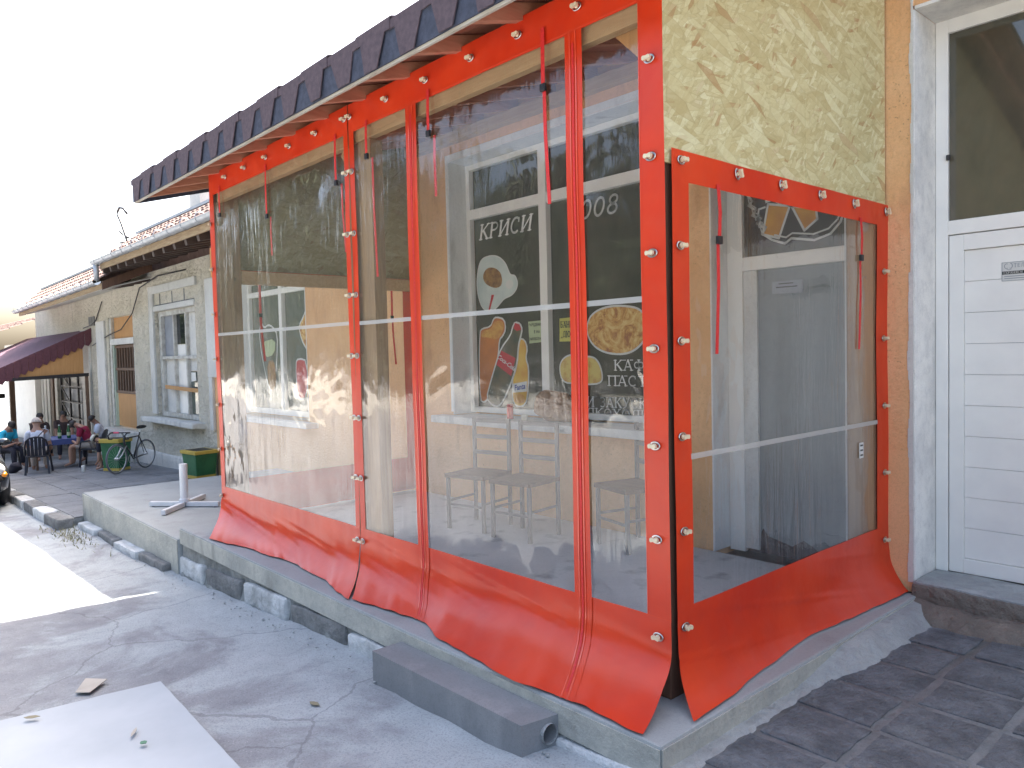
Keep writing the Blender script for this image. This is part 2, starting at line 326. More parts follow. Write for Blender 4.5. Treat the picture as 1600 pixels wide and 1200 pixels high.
# ------------------------------------------------------------------ mesh helpers
class MB:
    def __init__(s): s.v = []; s.f = []
    def box(s, x0, x1, y0, y1, z0, z1):
        x0, x1 = min(x0, x1), max(x0, x1); y0, y1 = min(y0, y1), max(y0, y1); z0, z1 = min(z0, z1), max(z0, z1)
        b = len(s.v); s.v += [(x0, y0, z0), (x1, y0, z0), (x1, y1, z0), (x0, y1, z0), (x0, y0, z1), (x1, y0, z1), (x1, y1, z1), (x0, y1, z1)]
        s.f += [tuple(b + i for i in q) for q in ((0, 3, 2, 1), (4, 5, 6, 7), (0, 1, 5, 4), (1, 2, 6, 5), (2, 3, 7, 6), (3, 0, 4, 7))]; return s
    def hexa(s, pts):
        """eight corners: bottom ring then top ring"""
        b = len(s.v); s.v += [tuple(p) for p in pts]
        s.f += [tuple(b + i for i in q) for q in ((0, 3, 2, 1), (4, 5, 6, 7), (0, 1, 5, 4), (1, 2, 6, 5), (2, 3, 7, 6), (3, 0, 4, 7))]; return s
    def bar(s, p, q, w, h, upv=(0, 0, 1)):
        p, q = Vector(p), Vector(q); d = (q - p).normalized(); u = Vector(upv)
        sd = d.cross(u)
        if sd.length < 1e-4: sd = d.cross(Vector((0, 1, 0)))
        sd.normalize(); u = sd.cross(d).normalized()
        a = [-sd * w / 2 - u * h / 2, sd * w / 2 - u * h / 2, sd * w / 2 + u * h / 2, -sd * w / 2 + u * h / 2]
        return s.hexa([p + a[0], p + a[1], q + a[1], q + a[0], p + a[3], p + a[2], q + a[2], q + a[3]])
    def tube(s, pts, r, n=8, cap=True):
        pts = [Vector(p) for p in pts]; rs = r if isinstance(r, (list, tuple)) else [r] * len(pts); b0 = len(s.v)
        ref = Vector((0, 0, 1))
        for i, p in enumerate(pts):
            d = (pts[min(i + 1, len(pts) - 1)] - pts[max(i - 1, 0)]).normalized()
            if abs(d.dot(ref)) > .95: ref = Vector((1, 0, 0)) if abs(d.x) < .9 else Vector((0, 1, 0))
            a = d.cross(ref).normalized(); c = d.cross(a).normalized(); ref = -c if False else ref
            for k in range(n):
                t = 2 * math.pi * k / n; s.v.append(tuple(p + a * math.cos(t) * rs[i] + c * math.sin(t) * rs[i]))
        for i in range(len(pts) - 1):
            for k in range(n):
                s.f.append((b0 + i * n + k, b0 + i * n + (k + 1) % n, b0 + (i + 1) * n + (k + 1) % n, b0 + (i + 1) * n + k))
        if cap: s.f.append(tuple(b0 + k for k in range(n))[::-1]); s.f.append(tuple(b0 + (len(pts) - 1) * n + k for k in range(n)))
        return s
    def lathe(s, prof, c=(0, 0, 0), n=16):
        b0 = len(s.v)
        for r, z in prof:
            for k in range(n):
                t = 2 * math.pi * k / n; s.v.append((c[0] + r * math.cos(t), c[1] + r * math.sin(t), c[2] + z))
        for i in range(len(prof) - 1):
            for k in range(n): s.f.append((b0 + i * n + k, b0 + i * n + (k + 1) % n, b0 + (i + 1) * n + (k + 1) % n, b0 + (i + 1) * n + k))
        s.f.append(tuple(b0 + k for k in range(n))[::-1]); s.f.append(tuple(b0 + (len(prof) - 1) * n + k for k in range(n)))
        return s
    def ring(s, c, r, t, ax=(0, 1, 0), n=32, m=8, sq=1.0):
        c = Vector(c); ax = Vector(ax).normalized(); u = ax.orthogonal().normalized(); v = ax.cross(u); b0 = len(s.v)
        for i in range(n):
            a = 2 * math.pi * i / n; d = u * math.cos(a) + v * math.sin(a)
            for j in range(m):
                q = 2 * math.pi * j / m; s.v.append(tuple(c + d * (r + t * math.cos(q)) + ax * t * sq * math.sin(q)))
        for i in range(n):
            for j in range(m):
                s.f.append((b0 + i * m + j, b0 + ((i + 1) % n) * m + j, b0 + ((i + 1) % n) * m + (j + 1) % m, b0 + i * m + (j + 1) % m))
        return s
    def ell(s, c, r, n=12, m=8, zmin=-1):
        b0 = len(s.v)
        for i in range(m + 1):
            ph = math.pi * i / m; cz = max(math.cos(ph), zmin)
            for k in range(n):
                t = 2 * math.pi * k / n; s.v.append((c[0] + r[0] * math.sin(ph) * math.cos(t), c[1] + r[1] * math.sin(ph) * math.sin(t), c[2] + r[2] * cz))
        for i in range(m):
            for k in range(n): s.f.append((b0 + i * n + k, b0 + (i + 1) * n + k, b0 + (i + 1) * n + (k + 1) % n, b0 + i * n + (k + 1) % n))
        return s
    def prism(s, poly, fn, t):
        """poly of 2-D points, fn maps (u, v, depth) to a point, thickness t"""
        b0 = len(s.v); n = len(poly)
        s.v += [tuple(fn(u, v, 0)) for u, v in poly] + [tuple(fn(u, v, t)) for u, v in poly]
        s.f.append(tuple(range(b0, b0 + n))); s.f.append(tuple(range(b0 + 2 * n - 1, b0 + n - 1, -1)))
        for i in range(n): s.f.append((b0 + i, b0 + n + i, b0 + n + (i + 1) % n, b0 + (i + 1) % n))
        return s
    def xf(s, M4):
        s.v = [tuple(M4 @ Vector(p)) for p in s.v]; return s

def wloc(o):
    v = Vector((0, 0, 0))
    while o is not None: v += o.location; o = o.parent
    return v
def build(name, mb, material, parent=None, smooth=False, bevel=0, kind=None, fixn=True):
    L = wloc(parent) if parent else Vector((0, 0, 0))
    me = bpy.data.meshes.new(name); me.from_pydata([tuple(Vector(p) - L) for p in mb.v], [], mb.f); me.update()
    if fixn:
        bm = bmesh.new(); bm.from_mesh(me); bmesh.ops.recalc_face_normals(bm, faces=bm.faces)
        if bevel: bmesh.ops.bevel(bm, geom=bm.edges[:], offset=bevel, segments=2, profile=.6, affect='EDGES', clamp_overlap=True)
        bm.to_mesh(me); bm.free()
    if smooth: me.polygons.foreach_set('use_smooth', [True] * len(me.polygons))
    me.materials.append(material)
    o = bpy.data.objects.new(name, me); COL.objects.link(o); o.parent = parent
    if kind: o['kind'] = kind
    return o
def thing(name, label, cat, loc=(0, 0, 0), group=None):
    o = bpy.data.objects.new(name, None); COL.objects.link(o); o.location = loc; o.empty_display_size = .2
    o['label'] = label; o['category'] = cat
    if group: o['group'] = group
    return o
def tag(o, label, cat, group=None):
    o['label'] = label; o['category'] = cat
    if group: o['group'] = group
    return o
def dup(o, parent=None, loc=None, rot=None):
    c = o.copy(); COL.objects.link(c); c.parent = parent
    if loc is not None: c.location = loc
    if rot is not None: c.rotation_euler = rot
    for ch in o.children: dup(ch, c)
    return c
def B(*a): return MB().box(*a)

def rough(mb_obj, amp, sc, axis_mask=(1, 1, 1), cuts=0):
    me = mb_obj.data
    bm = bmesh.new(); bm.from_mesh(me)
    if cuts: bmesh.ops.subdivide_edges(bm, edges=bm.edges[:], cuts=cuts, use_grid_fill=True)
    L = wloc(mb_obj)
    for v in bm.verts:
        q = noise.noise_vector((v.co + L) * sc); v.co += Vector((q.x * axis_mask[0], q.y * axis_mask[1], q.z * axis_mask[2])) * amp
    bm.to_mesh(me); bm.free(); me.polygons.foreach_set('use_smooth', [True] * len(me.polygons))

# ------------------------------------------------------------------ ground
GP = [(-400, -5.0), (-60, -2.2), (-24, -1.0), (-14, -.68), (-8.5, -.50), (-5, -.42), (-2.5, -.285), (-.3, -.20), (.3, -.14), (1.5, -.12), (30, -.05), (400, 0)]
def g(x):
    for (a, za), (b, zb) in zip(GP, GP[1:]):
        if x <= b: return za + (zb - za) * (x - a) / (b - a)
    return GP[-1][1]
def frange(a, b, s):
    r = []; x = a
    while x < b - 1e-6: r.append(x); x += s
    return r
xs = [-400, -200, -100, -60, -45, -35, -28, -24, -20] + frange(-17, 2.6, .09) + [2.6, 3, 3.6, 4.5, 6, 9, 14, 30, 80, 200, 400]
ys = [-400, -200, -100, -50, -30, -20, -14, -10, -7.5, -6, -5, -4.2, -3.6] + frange(-3.2, .05, .07) + [.3, 1, 2.4, 6, 15, 40, 100, 400]
mb = MB()
for y in ys:
    for x in xs:
        z = g(x)
        if -17 < x < 2.6 and -3.2 < y < .3:
            z += .012 * noise.noise((x * 1.3, y * 1.3, 0)) + .008 * noise.noise((x * 5, y * 5, 3))
            if y > -.75 and x < .1: z += .05 * max(0, (y + .75)) * (noise.noise((x * 4, y * 4, 9)) + .6)
            if x > .14 : z -= .03
        mb.v.append((x, y, z))
nx = len(xs)
for j in range(len(ys) - 1):
    for i in range(nx - 1): mb.f.append((j * nx + i, j * nx + i + 1, (j + 1) * nx + i + 1, (j + 1) * nx + i))
build('road', mb, M['asphalt'], smooth=True, kind='structure')

# concrete terrace of the cafe and the lower one beside it
o = build('terrace', B(-5.1, .19, -.33, 2.18, -.145, 0), M['concrete'], bevel=.012, kind='structure')
tb = MB()
n = 96; X0, X1 = -5.08, .185
for i in range(n + 1):
    x = X0 + (X1 - X0) * i / n
    a = noise.noise((x * 6, 0, 1)) * .03; c = noise.noise((x * 9, 4, 1)) * .03
    tb.v += [(x, -.318, -.14), (x, -.30 + a - .01, -.19), (x, -.315 + c - .02, min(-.24, g(x) * .6 - .12)), (x, -.35 + c - .03, g(x) - .06)]
for i in range(n):
    for k in range(3): tb.f.append((i * 4 + k, (i + 1) * 4 + k, (i + 1) * 4 + k + 1, i * 4 + k + 1))
build('footing', tb, M['mortar'], o, smooth=True)
# slab face slightly darker and dirty: a thin skim of render with its own edge
build('render_skim', B(-5.098, .188, -.336, -.331, -.138, -.012), M['concrete_side'], o)
build('render_skim', B(.1905, .196, -.326, 2.17, -.118, -.012), M['concrete_side'], o)
fl = build('inner_floor', B(-4.9, -.03, .03, 2.18, .0005, .005), M['concrete_dark'], kind='structure')
o = build('low_terrace', B(-8.55, -5.112, -.35, 2.18, -.62, -.10), M['concrete'], bevel=.012, kind='structure')
sk = build('render_skim', B(-8.545, -5.115, -.357, -.351, -.6, -.112), M['concrete_side'], o)
# right paving: slabs set in cement
pj = build('paving', B(.2, 6.0, -4.5, 2.18, -.16, -.105), M['paver_joint'], kind='structure')
rough(pj, .003, 3, (0, 0, 1), 6)
tsz = .36; pc = 0
tmesh = []
def tile_mesh(sx, sy, h, seed, amp=.004):
    mb = MB(); n = 5
    for j in range(n + 1):
        for i in range(n + 1):
            e = i in (0, n) or j in (0, n)
            x = (i / n - .5) * sx; y = (j / n - .5) * sy
            k = noise.noise((x * 9 + seed, y * 9, seed)) * amp
            if e: x += noise.noise((x * 14, y * 14, seed)) * .008; y += noise.noise((x * 14, y * 14, seed + 5)) * .008
            mb.v.append((x, y, h + k - (.004 if e else 0)))
    for j in range(n):
        for i in range(n): mb.f.append((j * (n + 1) + i, j * (n + 1) + i + 1, (j + 1) * (n + 1) + i + 1, (j + 1) * (n + 1) + i))
    # skirt
    ringi = [i for i in range(n + 1)] + [j * (n + 1) + n for j in range(1, n + 1)] + [n * (n + 1) + i for i in range(n - 1, -1, -1)] + [j * (n + 1) for j in range(n - 1, 0, -1)]
    b = len(mb.v)
    for r_ in ringi: x, y, z = mb.v[r_]; mb.v.append((x, y, z - .03))
    for k in range(len(ringi)):
        k2 = (k + 1) % len(ringi); mb.f.append((ringi[k], b + k, b + k2, ringi[k2]))
    return mb
tms = []
for s_ in range(5):
    t = build('paver', tile_mesh(tsz - .04, tsz - .035, 0, s_ * 7.3, .003), M['paver'], pj); tms.append(t)
used = set()
for j in range(-11, 5):
    for i in range(0, 9):
        x = .42 + tsz * i + (.0 if j % 2 else .02); y = 1.62 + tsz * (j - 3.5) + .02
        if y > 2.0: continue
        k = random.randrange(5); src = tms[k]
        t = src if k not in used else dup(src, pj)
        used.add(k); t.location = (x, y, -.096 + random.uniform(-.002, .002)); t.rotation_euler = (random.uniform(-.006, .006), random.uniform(-.006, .006), random.uniform(-.012, .012))
# mortar fillet between terrace and paving
mb = MB(); n = 70
for i in range(n + 1):
    y = -.28 + 2.46 * i / n; t = i / n
    wd = (.05 + .10 * max(0, min(1, (t - .42) * 4))) * (1 + .5 * noise.noise((y * 3, 0, 2))) + .02 * noise.noise((y * 12, 0, 7))
    hgt = -.10 + .075 * max(0, min(1, (t - .40) * 5))
    mb.v += [(.17, y, hgt + .012), (.198 + wd * .35, y, hgt + .01 * noise.noise((y * 9, 1, 1))), (.2 + wd * .8, y, -.092 + .012 * noise.noise((y * 14, 2, 5))), (.2 + wd + .03, y, -.122)]
for i in range(n):
    for k in range(3): mb.f.append((i * 4 + k, i * 4 + k + 1, (i + 1) * 4 + k + 1, (i + 1) * 4 + k))
build('mortar_fillet', mb, M['mortar_pale'], pj, smooth=True)

# left pavement with tiles and kerb
mb = MB()
xx = [-32, -24, -19, -14, -11, -8.56]
for x in xx: mb.v += [(x, -.50, g(x) - .05), (x, -.50, g(x) + .105), (x, 2.35, g(x) + .105)]
for i in range(len(xx) - 1):
    for k in range(2): mb.f.append((i * 3 + k, (i + 1) * 3 + k, (i + 1) * 3 + k + 1, i * 3 + k + 1))
pv = build('pavement', mb, M['paver_joint'], kind='structure')
tl = [build('paving_tile', tile_mesh(.492, .492, 0, 40 + s_ * 5, .003), M['paver_left'], pv) for s_ in range(3)]
used = set()
for i in range(0, 34):
    for j in range(0, 5):
        x = -8.82 - .5 * i; y = -.2 + .5 * j
        k = random.randrange(3); t = tl[k] if k not in used else dup(tl[k], pv); used.add(k)
        t.location = (x, y, g(x) + .114 + random.uniform(-.002, .002)); t.rotation_euler = (0, -math.atan2(g(x + .2) - g(x - .2), .4), 0)
kb = MB().box(-.36, .36, -.085, .085, -.16, .0)
rough(build('mortar_patch', B(-8.80, -8.5, -.52, -.355, -.62, -.40), M['mortar'], pv), .02, 6, cuts=3)
kw = build('kerb_stone', kb, M['kerb_white'], bevel=.02); kd = build('kerb_stone', kb, M['kerb_dark'], bevel=.02)
rough(kw, .02, 6, cuts=3); rough(kd, .02, 6, cuts=3)
tag(kw, 'whitewashed kerbstone under the edge of the cafe terrace', 'kerbstone', 'kerbstones in a row along the road')
tag(kd, 'bare grey kerbstone between two whitewashed kerbstones', 'kerbstone', 'kerbstones in a row along the road')
kx = -.2; i = 0; fw_, fd_ = True, True
while kx > -14:
    if True:
        src = kw if i % 2 == 0 else kd
        first = fw_ if src is kw else fd_
        t = src if first else dup(src)
        if src is kw: fw_ = False
        else: fd_ = False
        if kx > -5.2: y, z = -.262, max(-.16, g(kx) + .10) - .0
        elif kx > -8.6: y, z = -.36, g(kx) + .075
        else: y, z = -.57, g(kx) + .125
        t.location = (kx, y + random.uniform(-.015, .015), z if kx < -5.2 else min(-.15, g(kx) + .16)); t.rotation_euler = (random.uniform(-.04, .04), -math.atan2(g(kx + .2) - g(kx - .2), .4), random.uniform(-.03, .03))
        if kx < -8.6:
            q_ = ('nearest the low empty terrace', 'level with the bicycle', 'level with the seated man in white', 'beside the parked car') [min(3, int((-8.6 - kx) / 1.6))]
            t['label'] = ('whitewashed' if i % 2 == 0 else 'dark grey') + ' kerbstone along the pavement, ' + q_
        elif kx < -5.2:
            t['label'] = ('whitewashed' if i % 2 == 0 else 'bare grey') + ' kerbstone in front of the low empty terrace, at its ' + ('far end' if kx < -7.3 else 'middle' if kx < -6.2 else 'near end')
        if kx > -5.2:
            w_ = 'near the terrace corner' if kx > -1 else 'beside the drain block' if kx > -1.7 else 'below the joint of the two curtains' if kx > -3.2 else 'below the left front curtain' if kx > -4.4 else 'at the step between the two terraces'
            t['label'] = ('whitewashed' if i % 2 == 0 else 'bare grey') + ' kerbstone under the terrace edge ' + w_
    kx -= .78; i += 1

# ------------------------------------------------------------------ cafe building
WY = 2.2; PY = 2.48
cb = thing('cafe_building', 'orange rendered cafe building with big lettered window behind the clear curtains', 'building', (-2, WY, 0))
wl = MB()
def wallseg(x0, x1, z0, z1): wl.box(x0, x1, WY, WY + .5, z0, z1)
wallseg(-10.9, -10.02, -.7, 3.35); wallseg(-10.02, -7.55, -.7, .62); wallseg(-10.02, -7.55, 2.75, 3.35); wallseg(-7.55, -4.96, -.7, 3.35)
wallseg(-4.96, -4.34, -.05, 3.9); wallseg(-4.34, -1.75, -.05, .86); wallseg(-4.34, -1.75, 3.46, 3.9)
wallseg(-1.75, -1.24, -.05, 3.9); wallseg(-1.24, -.24, 2.72, 3.9); wallseg(-.24, .0, -.05, 3.9)
build('wall', wl, M['orange_wall'], cb)
wr = MB().box(0, .15, WY - .003, WY + .5, .85, 6.0)
build('wall', wr, M['orange_wall'], cb)
build('wall', B(0, .15, WY - .004, WY + .5, .0, .85), M['orange_smooth'], cb)
build('wall', B(.15, 9, WY, WY + .5, 3.46, 6.0), M['orange_wall'], cb); build('wall', B(1.35, 9, WY, WY + .5, -.1, 3.459), M['orange_wall'], cb)
# pale splashed edge of the right reveal
pe = MB()
for i in range(60):
    z = .06 + i * .058; wdt = .004 + .02 * max(0, .3 + noise.noise((z * 4, 0, 3))) + (.012 if z < 1.9 else 0)
    pe.box(.152 - .001 - wdt, .156, WY - .0075, WY + .0, z, z + .058)
build('splashed_edge', pe, M['cream_trim'], cb)
build('reveal', B(.151, .163, WY + .001, 2.57, .0, 3.438), M['patchy'], cb)
build('reveal', B(.163, 1.35, WY + .002, 2.57, 3.44, 3.459), M['patchy'], cb)
rv = MB()
for (a, b_, z0, z1) in ((-4.34, -1.75, .87, 3.46), (-10.02, -7.55, .63, 2.75), (-1.24, -.24, 0, 2.72)):
    rv = MB(); rv.box(a + .001, a + .014, WY - .004, WY + .29, z0, z1); rv.box(b_ - .014, b_ - .001, WY - .004, WY + .29, z0, z1); rv.box(a + .015, b_ - .015, WY - .004, WY + .29, z1 - .014, z1 - .001)
    build('reveal', rv, M['white_reveal'], cb)
tr = MB(); tr.box(-4.34, -1.75, WY - .008, WY - .004, 3.46, 3.52); tr.box(-4.37, -4.34, WY - .008, WY - .004, .9, 3.52)
build('painted_border', tr, M['white_reveal'], cb)
# dark room behind
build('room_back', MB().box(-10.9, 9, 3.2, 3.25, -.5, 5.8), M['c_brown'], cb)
# roof over the cafe (seen only from elsewhere; throws the shade)
rf = MB(); rf.hexa([(-5.75, 2.3, 3.92), (9, 2.3, 3.92), (9, 6, 5.6), (-5.75, 6, 5.6), (-5.75, 2.3, 4.0), (9, 2.3, 4.0), (9, 6, 5.7), (-5.75, 6, 5.7)])
rf.hexa([(-5.75, 6, 5.6), (9, 6, 5.6), (9, 10, 4), (-5.75, 10, 4), (-5.75, 6, 5.7), (9, 6, 5.7), (9, 10, 4.1), (-5.75, 10, 4.1)])
build('roof', rf, M['tile_old'], cb)

# --- window helper
def wpt(y): return lambda u, v, t: (u, y - t, v)
def window(root, x0, x1, z0, z1, mull, trans, py, fm, pane_m, fw=.07, thick=.06):
    fr = MB(); fr.box(x0, x0 + fw, py - thick, py - .002, z0, z1); fr.box(x1 - fw, x1, py - thick, py - .002, z0, z1)
    fr.box(x0 + fw, x1 - fw, py - thick, py - .002, z0, z0 + fw); fr.box(x0 + fw, x1 - fw, py - thick, py - .002, z1 - fw, z1)
    w_ = build('window', fr, fm, root, bevel=.004)
    for mx, mw in mull: build('mullion', B(mx - mw / 2, mx + mw / 2, py - thick - .006, py - .003, z0 + fw, z1 - fw), fm, w_, bevel=.004)
    for tz, th in trans: build('transom', B(x0 + fw, x1 - fw, py - thick - .002, py - .004, tz - th / 2, tz + th / 2), fm, w_, bevel=.004)
    ex = [x0 + fw] + [m_[0] for m_ in mull] + [x1 - fw]; ez = [z0 + fw] + [t_[0] for t_ in trans] + [z1 - fw]
    for a, b_ in zip(ex, ex[1:]):
        for c, d in zip(ez, ez[1:]): build('pane', B(a, b_, py, py + .006, c, d), pane_m, w_)
    return w_
win = window(cb, -4.325, -1.765, .885, 3.44, [(-3.19, .10)], [(2.93, .10)], PY, M['frame'], M['pane'], .055)
sl = build('window_sill', B(-4.55, -1.55, 2.06, WY + .28, .79, .865), M['pale_grey'], cb, bevel=.01); rough(sl, .008, 9, cuts=4)
win2 = window(cb, -10.0, -7.57, .64, 2.73, [(-8.79, .10)], [(2.49, .08)], PY, M['frame'], M['pane2'], .08)
build('window_sill', B(-10.3, -7.3, 2.02, WY + .28, .55, .62), M['pale_grey'], cb, bevel=.01)

# --- flat prints on the glass
def decal(root, name, poly, y, material, layer=0):
    yy = y - .003 - .0022 * layer
    return build(name, MB().prism(poly, lambda u, v, t: (u, yy - t, v), .0012), material, root)
def grow(poly, d, smooth=True):
    cx_ = sum(p[0] for p in poly) / len(poly); cz_ = sum(p[1] for p in poly) / len(poly); out = []
    n = len(poly)
    area = sum(poly[i][0] * poly[(i + 1) % n][1] - poly[(i + 1) % n][0] * poly[i][1] for i in range(n))
    sg = 1 if area > 0 else -1
    for i in range(n):
        a, b_, c = poly[i - 1], poly[i], poly[(i + 1) % n]
        e1 = Vector((b_[0] - a[0], b_[1] - a[1])); e2 = Vector((c[0] - b_[0], c[1] - b_[1]))
        nn = Vector((e1.y, -e1.x)).normalized() + Vector((e2.y, -e2.x)).normalized()
        if nn.length < .2: nn = Vector((e1.y, -e1.x))
        nn = nn.normalized() * sg; out.append((b_[0] + nn.x * d, b_[1] + nn.y * d))
    return out
def chaikin(poly, k=2):
    for _ in range(k):
        q = []
        for i in range(len(poly)):
            a, b_ = poly[i], poly[(i + 1) % len(poly)]
            q += [(.75 * a[0] + .25 * b_[0], .75 * a[1] + .25 * b_[1]), (.25 * a[0] + .75 * b_[0], .25 * a[1] + .75 * b_[1])]
        poly = q
    return poly

# stroke alphabet: unit box, thick stems, thin bars, slab serifs
def arc(cx_, cy_, rx_, ry_, a0, a1, n=12):
    return [(cx_ + rx_ * math.cos(R(a0 + (a1 - a0) * i / n)), cy_ + ry_ * math.sin(R(a0 + (a1 - a0) * i / n))) for i in range(n + 1)]
T, t_ = .17, .09
G = {
 'К': (.82, [([(.16, 0), (.16, 1)], T), ([(.2, .48), (.72, 1)], t_), ([(.34, .56), (.74, 0)], T)], [.16, .72]),
 'Р': (.72, [([(.16, 0), (.16, 1)], T), ([(.16, .95)] + arc(.38, .72, .26, .23, 90, -90) + [(.16, .49)], t_ * 1.3)], [.16]),
 'И': (.88, [([(.16, 0), (.16, 1)], T), ([(.74, 0), (.74, 1)], T), ([(.2, .1), (.7, .9)], t_)], [.16, .74]),
 'С': (.80, [(arc(.44, .5, .33, .46, 50, 310, 16), t_ * 1.6), ([(.66, .68), (.66, .95)], t_)], []),
 '2': (.70, [(arc(.34, .74, .24, .22, 170, -30) + [(.12, .05)], t_ * 1.5), ([(.08, .05), (.62, .05)], T * .8)], []),
 '0': (.70, [(arc(.35, .5, .25, .46, 0, 360, 20), t_ * 1.5)], []),
 '8': (.70, [(arc(.35, .74, .2, .21, 0, 360, 16), t_ * 1.4), (arc(.35, .27, .24, .24, 0, 360, 16), t_ * 1.4)], []),
 'А': (.84, [([(.1, 0), (.42, 1)], t_), ([(.42, 1), (.74, 0)], T), ([(.22, .34), (.62, .34)], t_)], [.1, .74]),
 'Ф': (.96, [([(.48, 0), (.48, 1)], T), (arc(.3, .5, .2, .27, 0, 360, 14), t_ * 1.3), (arc(.66, .5, .2, .27, 0, 360, 14), t_ * 1.3)], [.48]),
 'Е': (.74, [([(.16, 0), (.16, 1)], T), ([(.16, .95), (.64, .95)], t_), ([(.16, .5), (.52, .5)], t_), ([(.16, .05), (.64, .05)], t_)], [.16]),
 'П': (.86, [([(.16, 0), (.16, 1)], T), ([(.72, 0), (.72, 1)], T), ([(.16, .95), (.72, .95)], t_)], [.16, .72]),
 'Т': (.78, [([(.39, 0), (.39, 1)], T), ([(.05, .95), (.73, .95)], t_)], [.39]),
 'Б': (.74, [([(.16, 0), (.16, 1)], T), ([(.16, .95), (.64, .95)], t_), ([(.16, .56)] + arc(.38, .3, .25, .25, 90, -90) + [(.16, .05)], t_ * 1.3)], [.16]),
 'Ъ': (.86, [([(.3, 0), (.3, 1)], T), ([(.04, .95), (.3, .95)], t_), ([(.3, .56)] + arc(.5, .3, .25, .25, 90, -90) + [(.3, .05)], t_ * 1.3)], []),
 'З': (.66, [(arc(.3, .74, .22, .21, 140, -90), t_ * 1.4), (arc(.3, .27, .25, .24, 90, -140), t_ * 1.4)], []),
 'У': (.80, [([(.1, 1), (.42, .4)], T), ([(.7, 1), (.3, .05), (.14, .08)], t_)], []),
 'Х': (.82, [([(.12, 1), (.7, 0)], T), ([(.7, 1), (.12, 0)], t_)], [.12, .7]),
 'О': (.84, [(arc(.42, .5, .32, .46, 0, 360, 20), t_ * 1.7)], []),
 'Л': (.86, [([(.72, 0), (.72, 1)], T), ([(.1, .04), (.22, .1), (.3, .95), (.72, .95)], t_)], [.72]),
 'Н': (.86, [([(.16, 0), (.16, 1)], T), ([(.72, 0), (.72, 1)], T), ([(.16, .5), (.72, .5)], t_)], [.16, .72]),
 'В': (.74, [([(.16, 0), (.16, 1)], T), (arc(.36, .74, .22, .2, 90, -90), t_ * 1.3), (arc(.36, .28, .26, .24, 90, -90), t_ * 1.3)], [.16]),
 'Д': (.90, [([(.7, .1), (.7, 1)], T), ([(.2, .1), (.34, .95), (.7, .95)], t_), ([(.06, -.1), (.06, .08), (.84, .08), (.84, -.1)], t_)], []),
 'М': (1.0, [([(.12, 0), (.16, 1)], t_), ([(.16, 1), (.5, .1), (.8, 1)], t_), ([(.84, 0), (.84, 1)], T)], [.12, .84]),
 'Ж': (1.1, [([(.55, 0), (.55, 1)], T), ([(.12, 1), (.98, 0)], t_), ([(.98, 1), (.12, 0)], t_)], []),
 'Ч': (.8, [([(.68, 0), (.68, 1)], T), ([(.14, 1), (.14, .55), (.25, .45), (.68, .5)], t_)], [.68]),
 'Ю': (1.1, [([(.14, 0), (.14, 1)], T), ([(.14, .5), (.4, .5)], t_), (arc(.7, .5, .28, .45, 0, 360, 16), t_ * 1.5)], [.14]),
 '„': (.4, [([(.1, -.12), (.15, .1)], t_), ([(.25, -.12), (.3, .1)], t_)], []),
 '“': (.4, [([(.1, .8), (.15, 1)], t_), ([(.25, .8), (.3, 1)], t_)], []),
 'T': (.78, [([(.39, 0), (.39, 1)], t_ * 1.4), ([(.05, .95), (.73, .95)], t_)], [.39]),
 'E': (.74, [([(.16, 0), (.16, 1)], t_ * 1.4), ([(.16, .95), (.64, .95)], t_), ([(.16, .5), (.52, .5)], t_), ([(.16, .05), (.64, .05)], t_)], []),
 'Я': (.78, [([(.62, 0), (.62, 1)], T), ([(.62, .95)] + arc(.4, .74, .24, .21, 90, 270) + [(.62, .52)], t_ * 1.3), ([(.46, .5), (.12, 0)], t_ * 1.4)], []),
 ' ': (.5, [], []),
}
def text(root, name, s, u0, v0, h, y, material, width=None, slant=0, rise=0, layer=3, to3=None):
    mb = MB(); tot = sum(G[c][0] + .06 for c in s)
    kx_ = (width / (tot * h)) if width else 1.0; cx_ = 0; yy = y - .003 - .0022 * layer
    fn = to3 or (lambda u, v, t: (u, yy - t, v))
    def P(x, z): 
        U = (cx_ + x) * h * kx_; return (u0 + U + slant * z * h, v0 + z * h + rise * U)
    for c in s:
        wd, st, sf = G[c]
        for pts, wdt in st:
            pp = [Vector(P(*p)) for p in pts]; hw = wdt * h / 2
            for a, b_ in zip(pp, pp[1:]):
                d = (b_ - a); L_ = d.length
                if L_ < 1e-6: continue
                d /= L_; nn = Vector((-d.y, d.x)) * hw; e = d * hw * .35
                q = [a - e + nn, a - e - nn, b_ + e - nn, b_ + e + nn]
                bb = len(mb.v); mb.v += [tuple(fn(p.x, p.y, .0008)) for p in q]; mb.f.append((bb, bb + 1, bb + 2, bb + 3))
        for sx in sf:
            for zz in (.03, .97):
                q = [P(sx - .15, zz - .035), P(sx + .15, zz - .035), P(sx + .15, zz + .035), P(sx - .15, zz + .035)]
                bb = len(mb.v); mb.v += [tuple(fn(a, b_, .0010)) for a, b_ in q]; mb.f.append((bb, bb + 1, bb + 2, bb + 3))
        cx_ += wd + .06
    return build(name, mb, material, root, fixn=False)

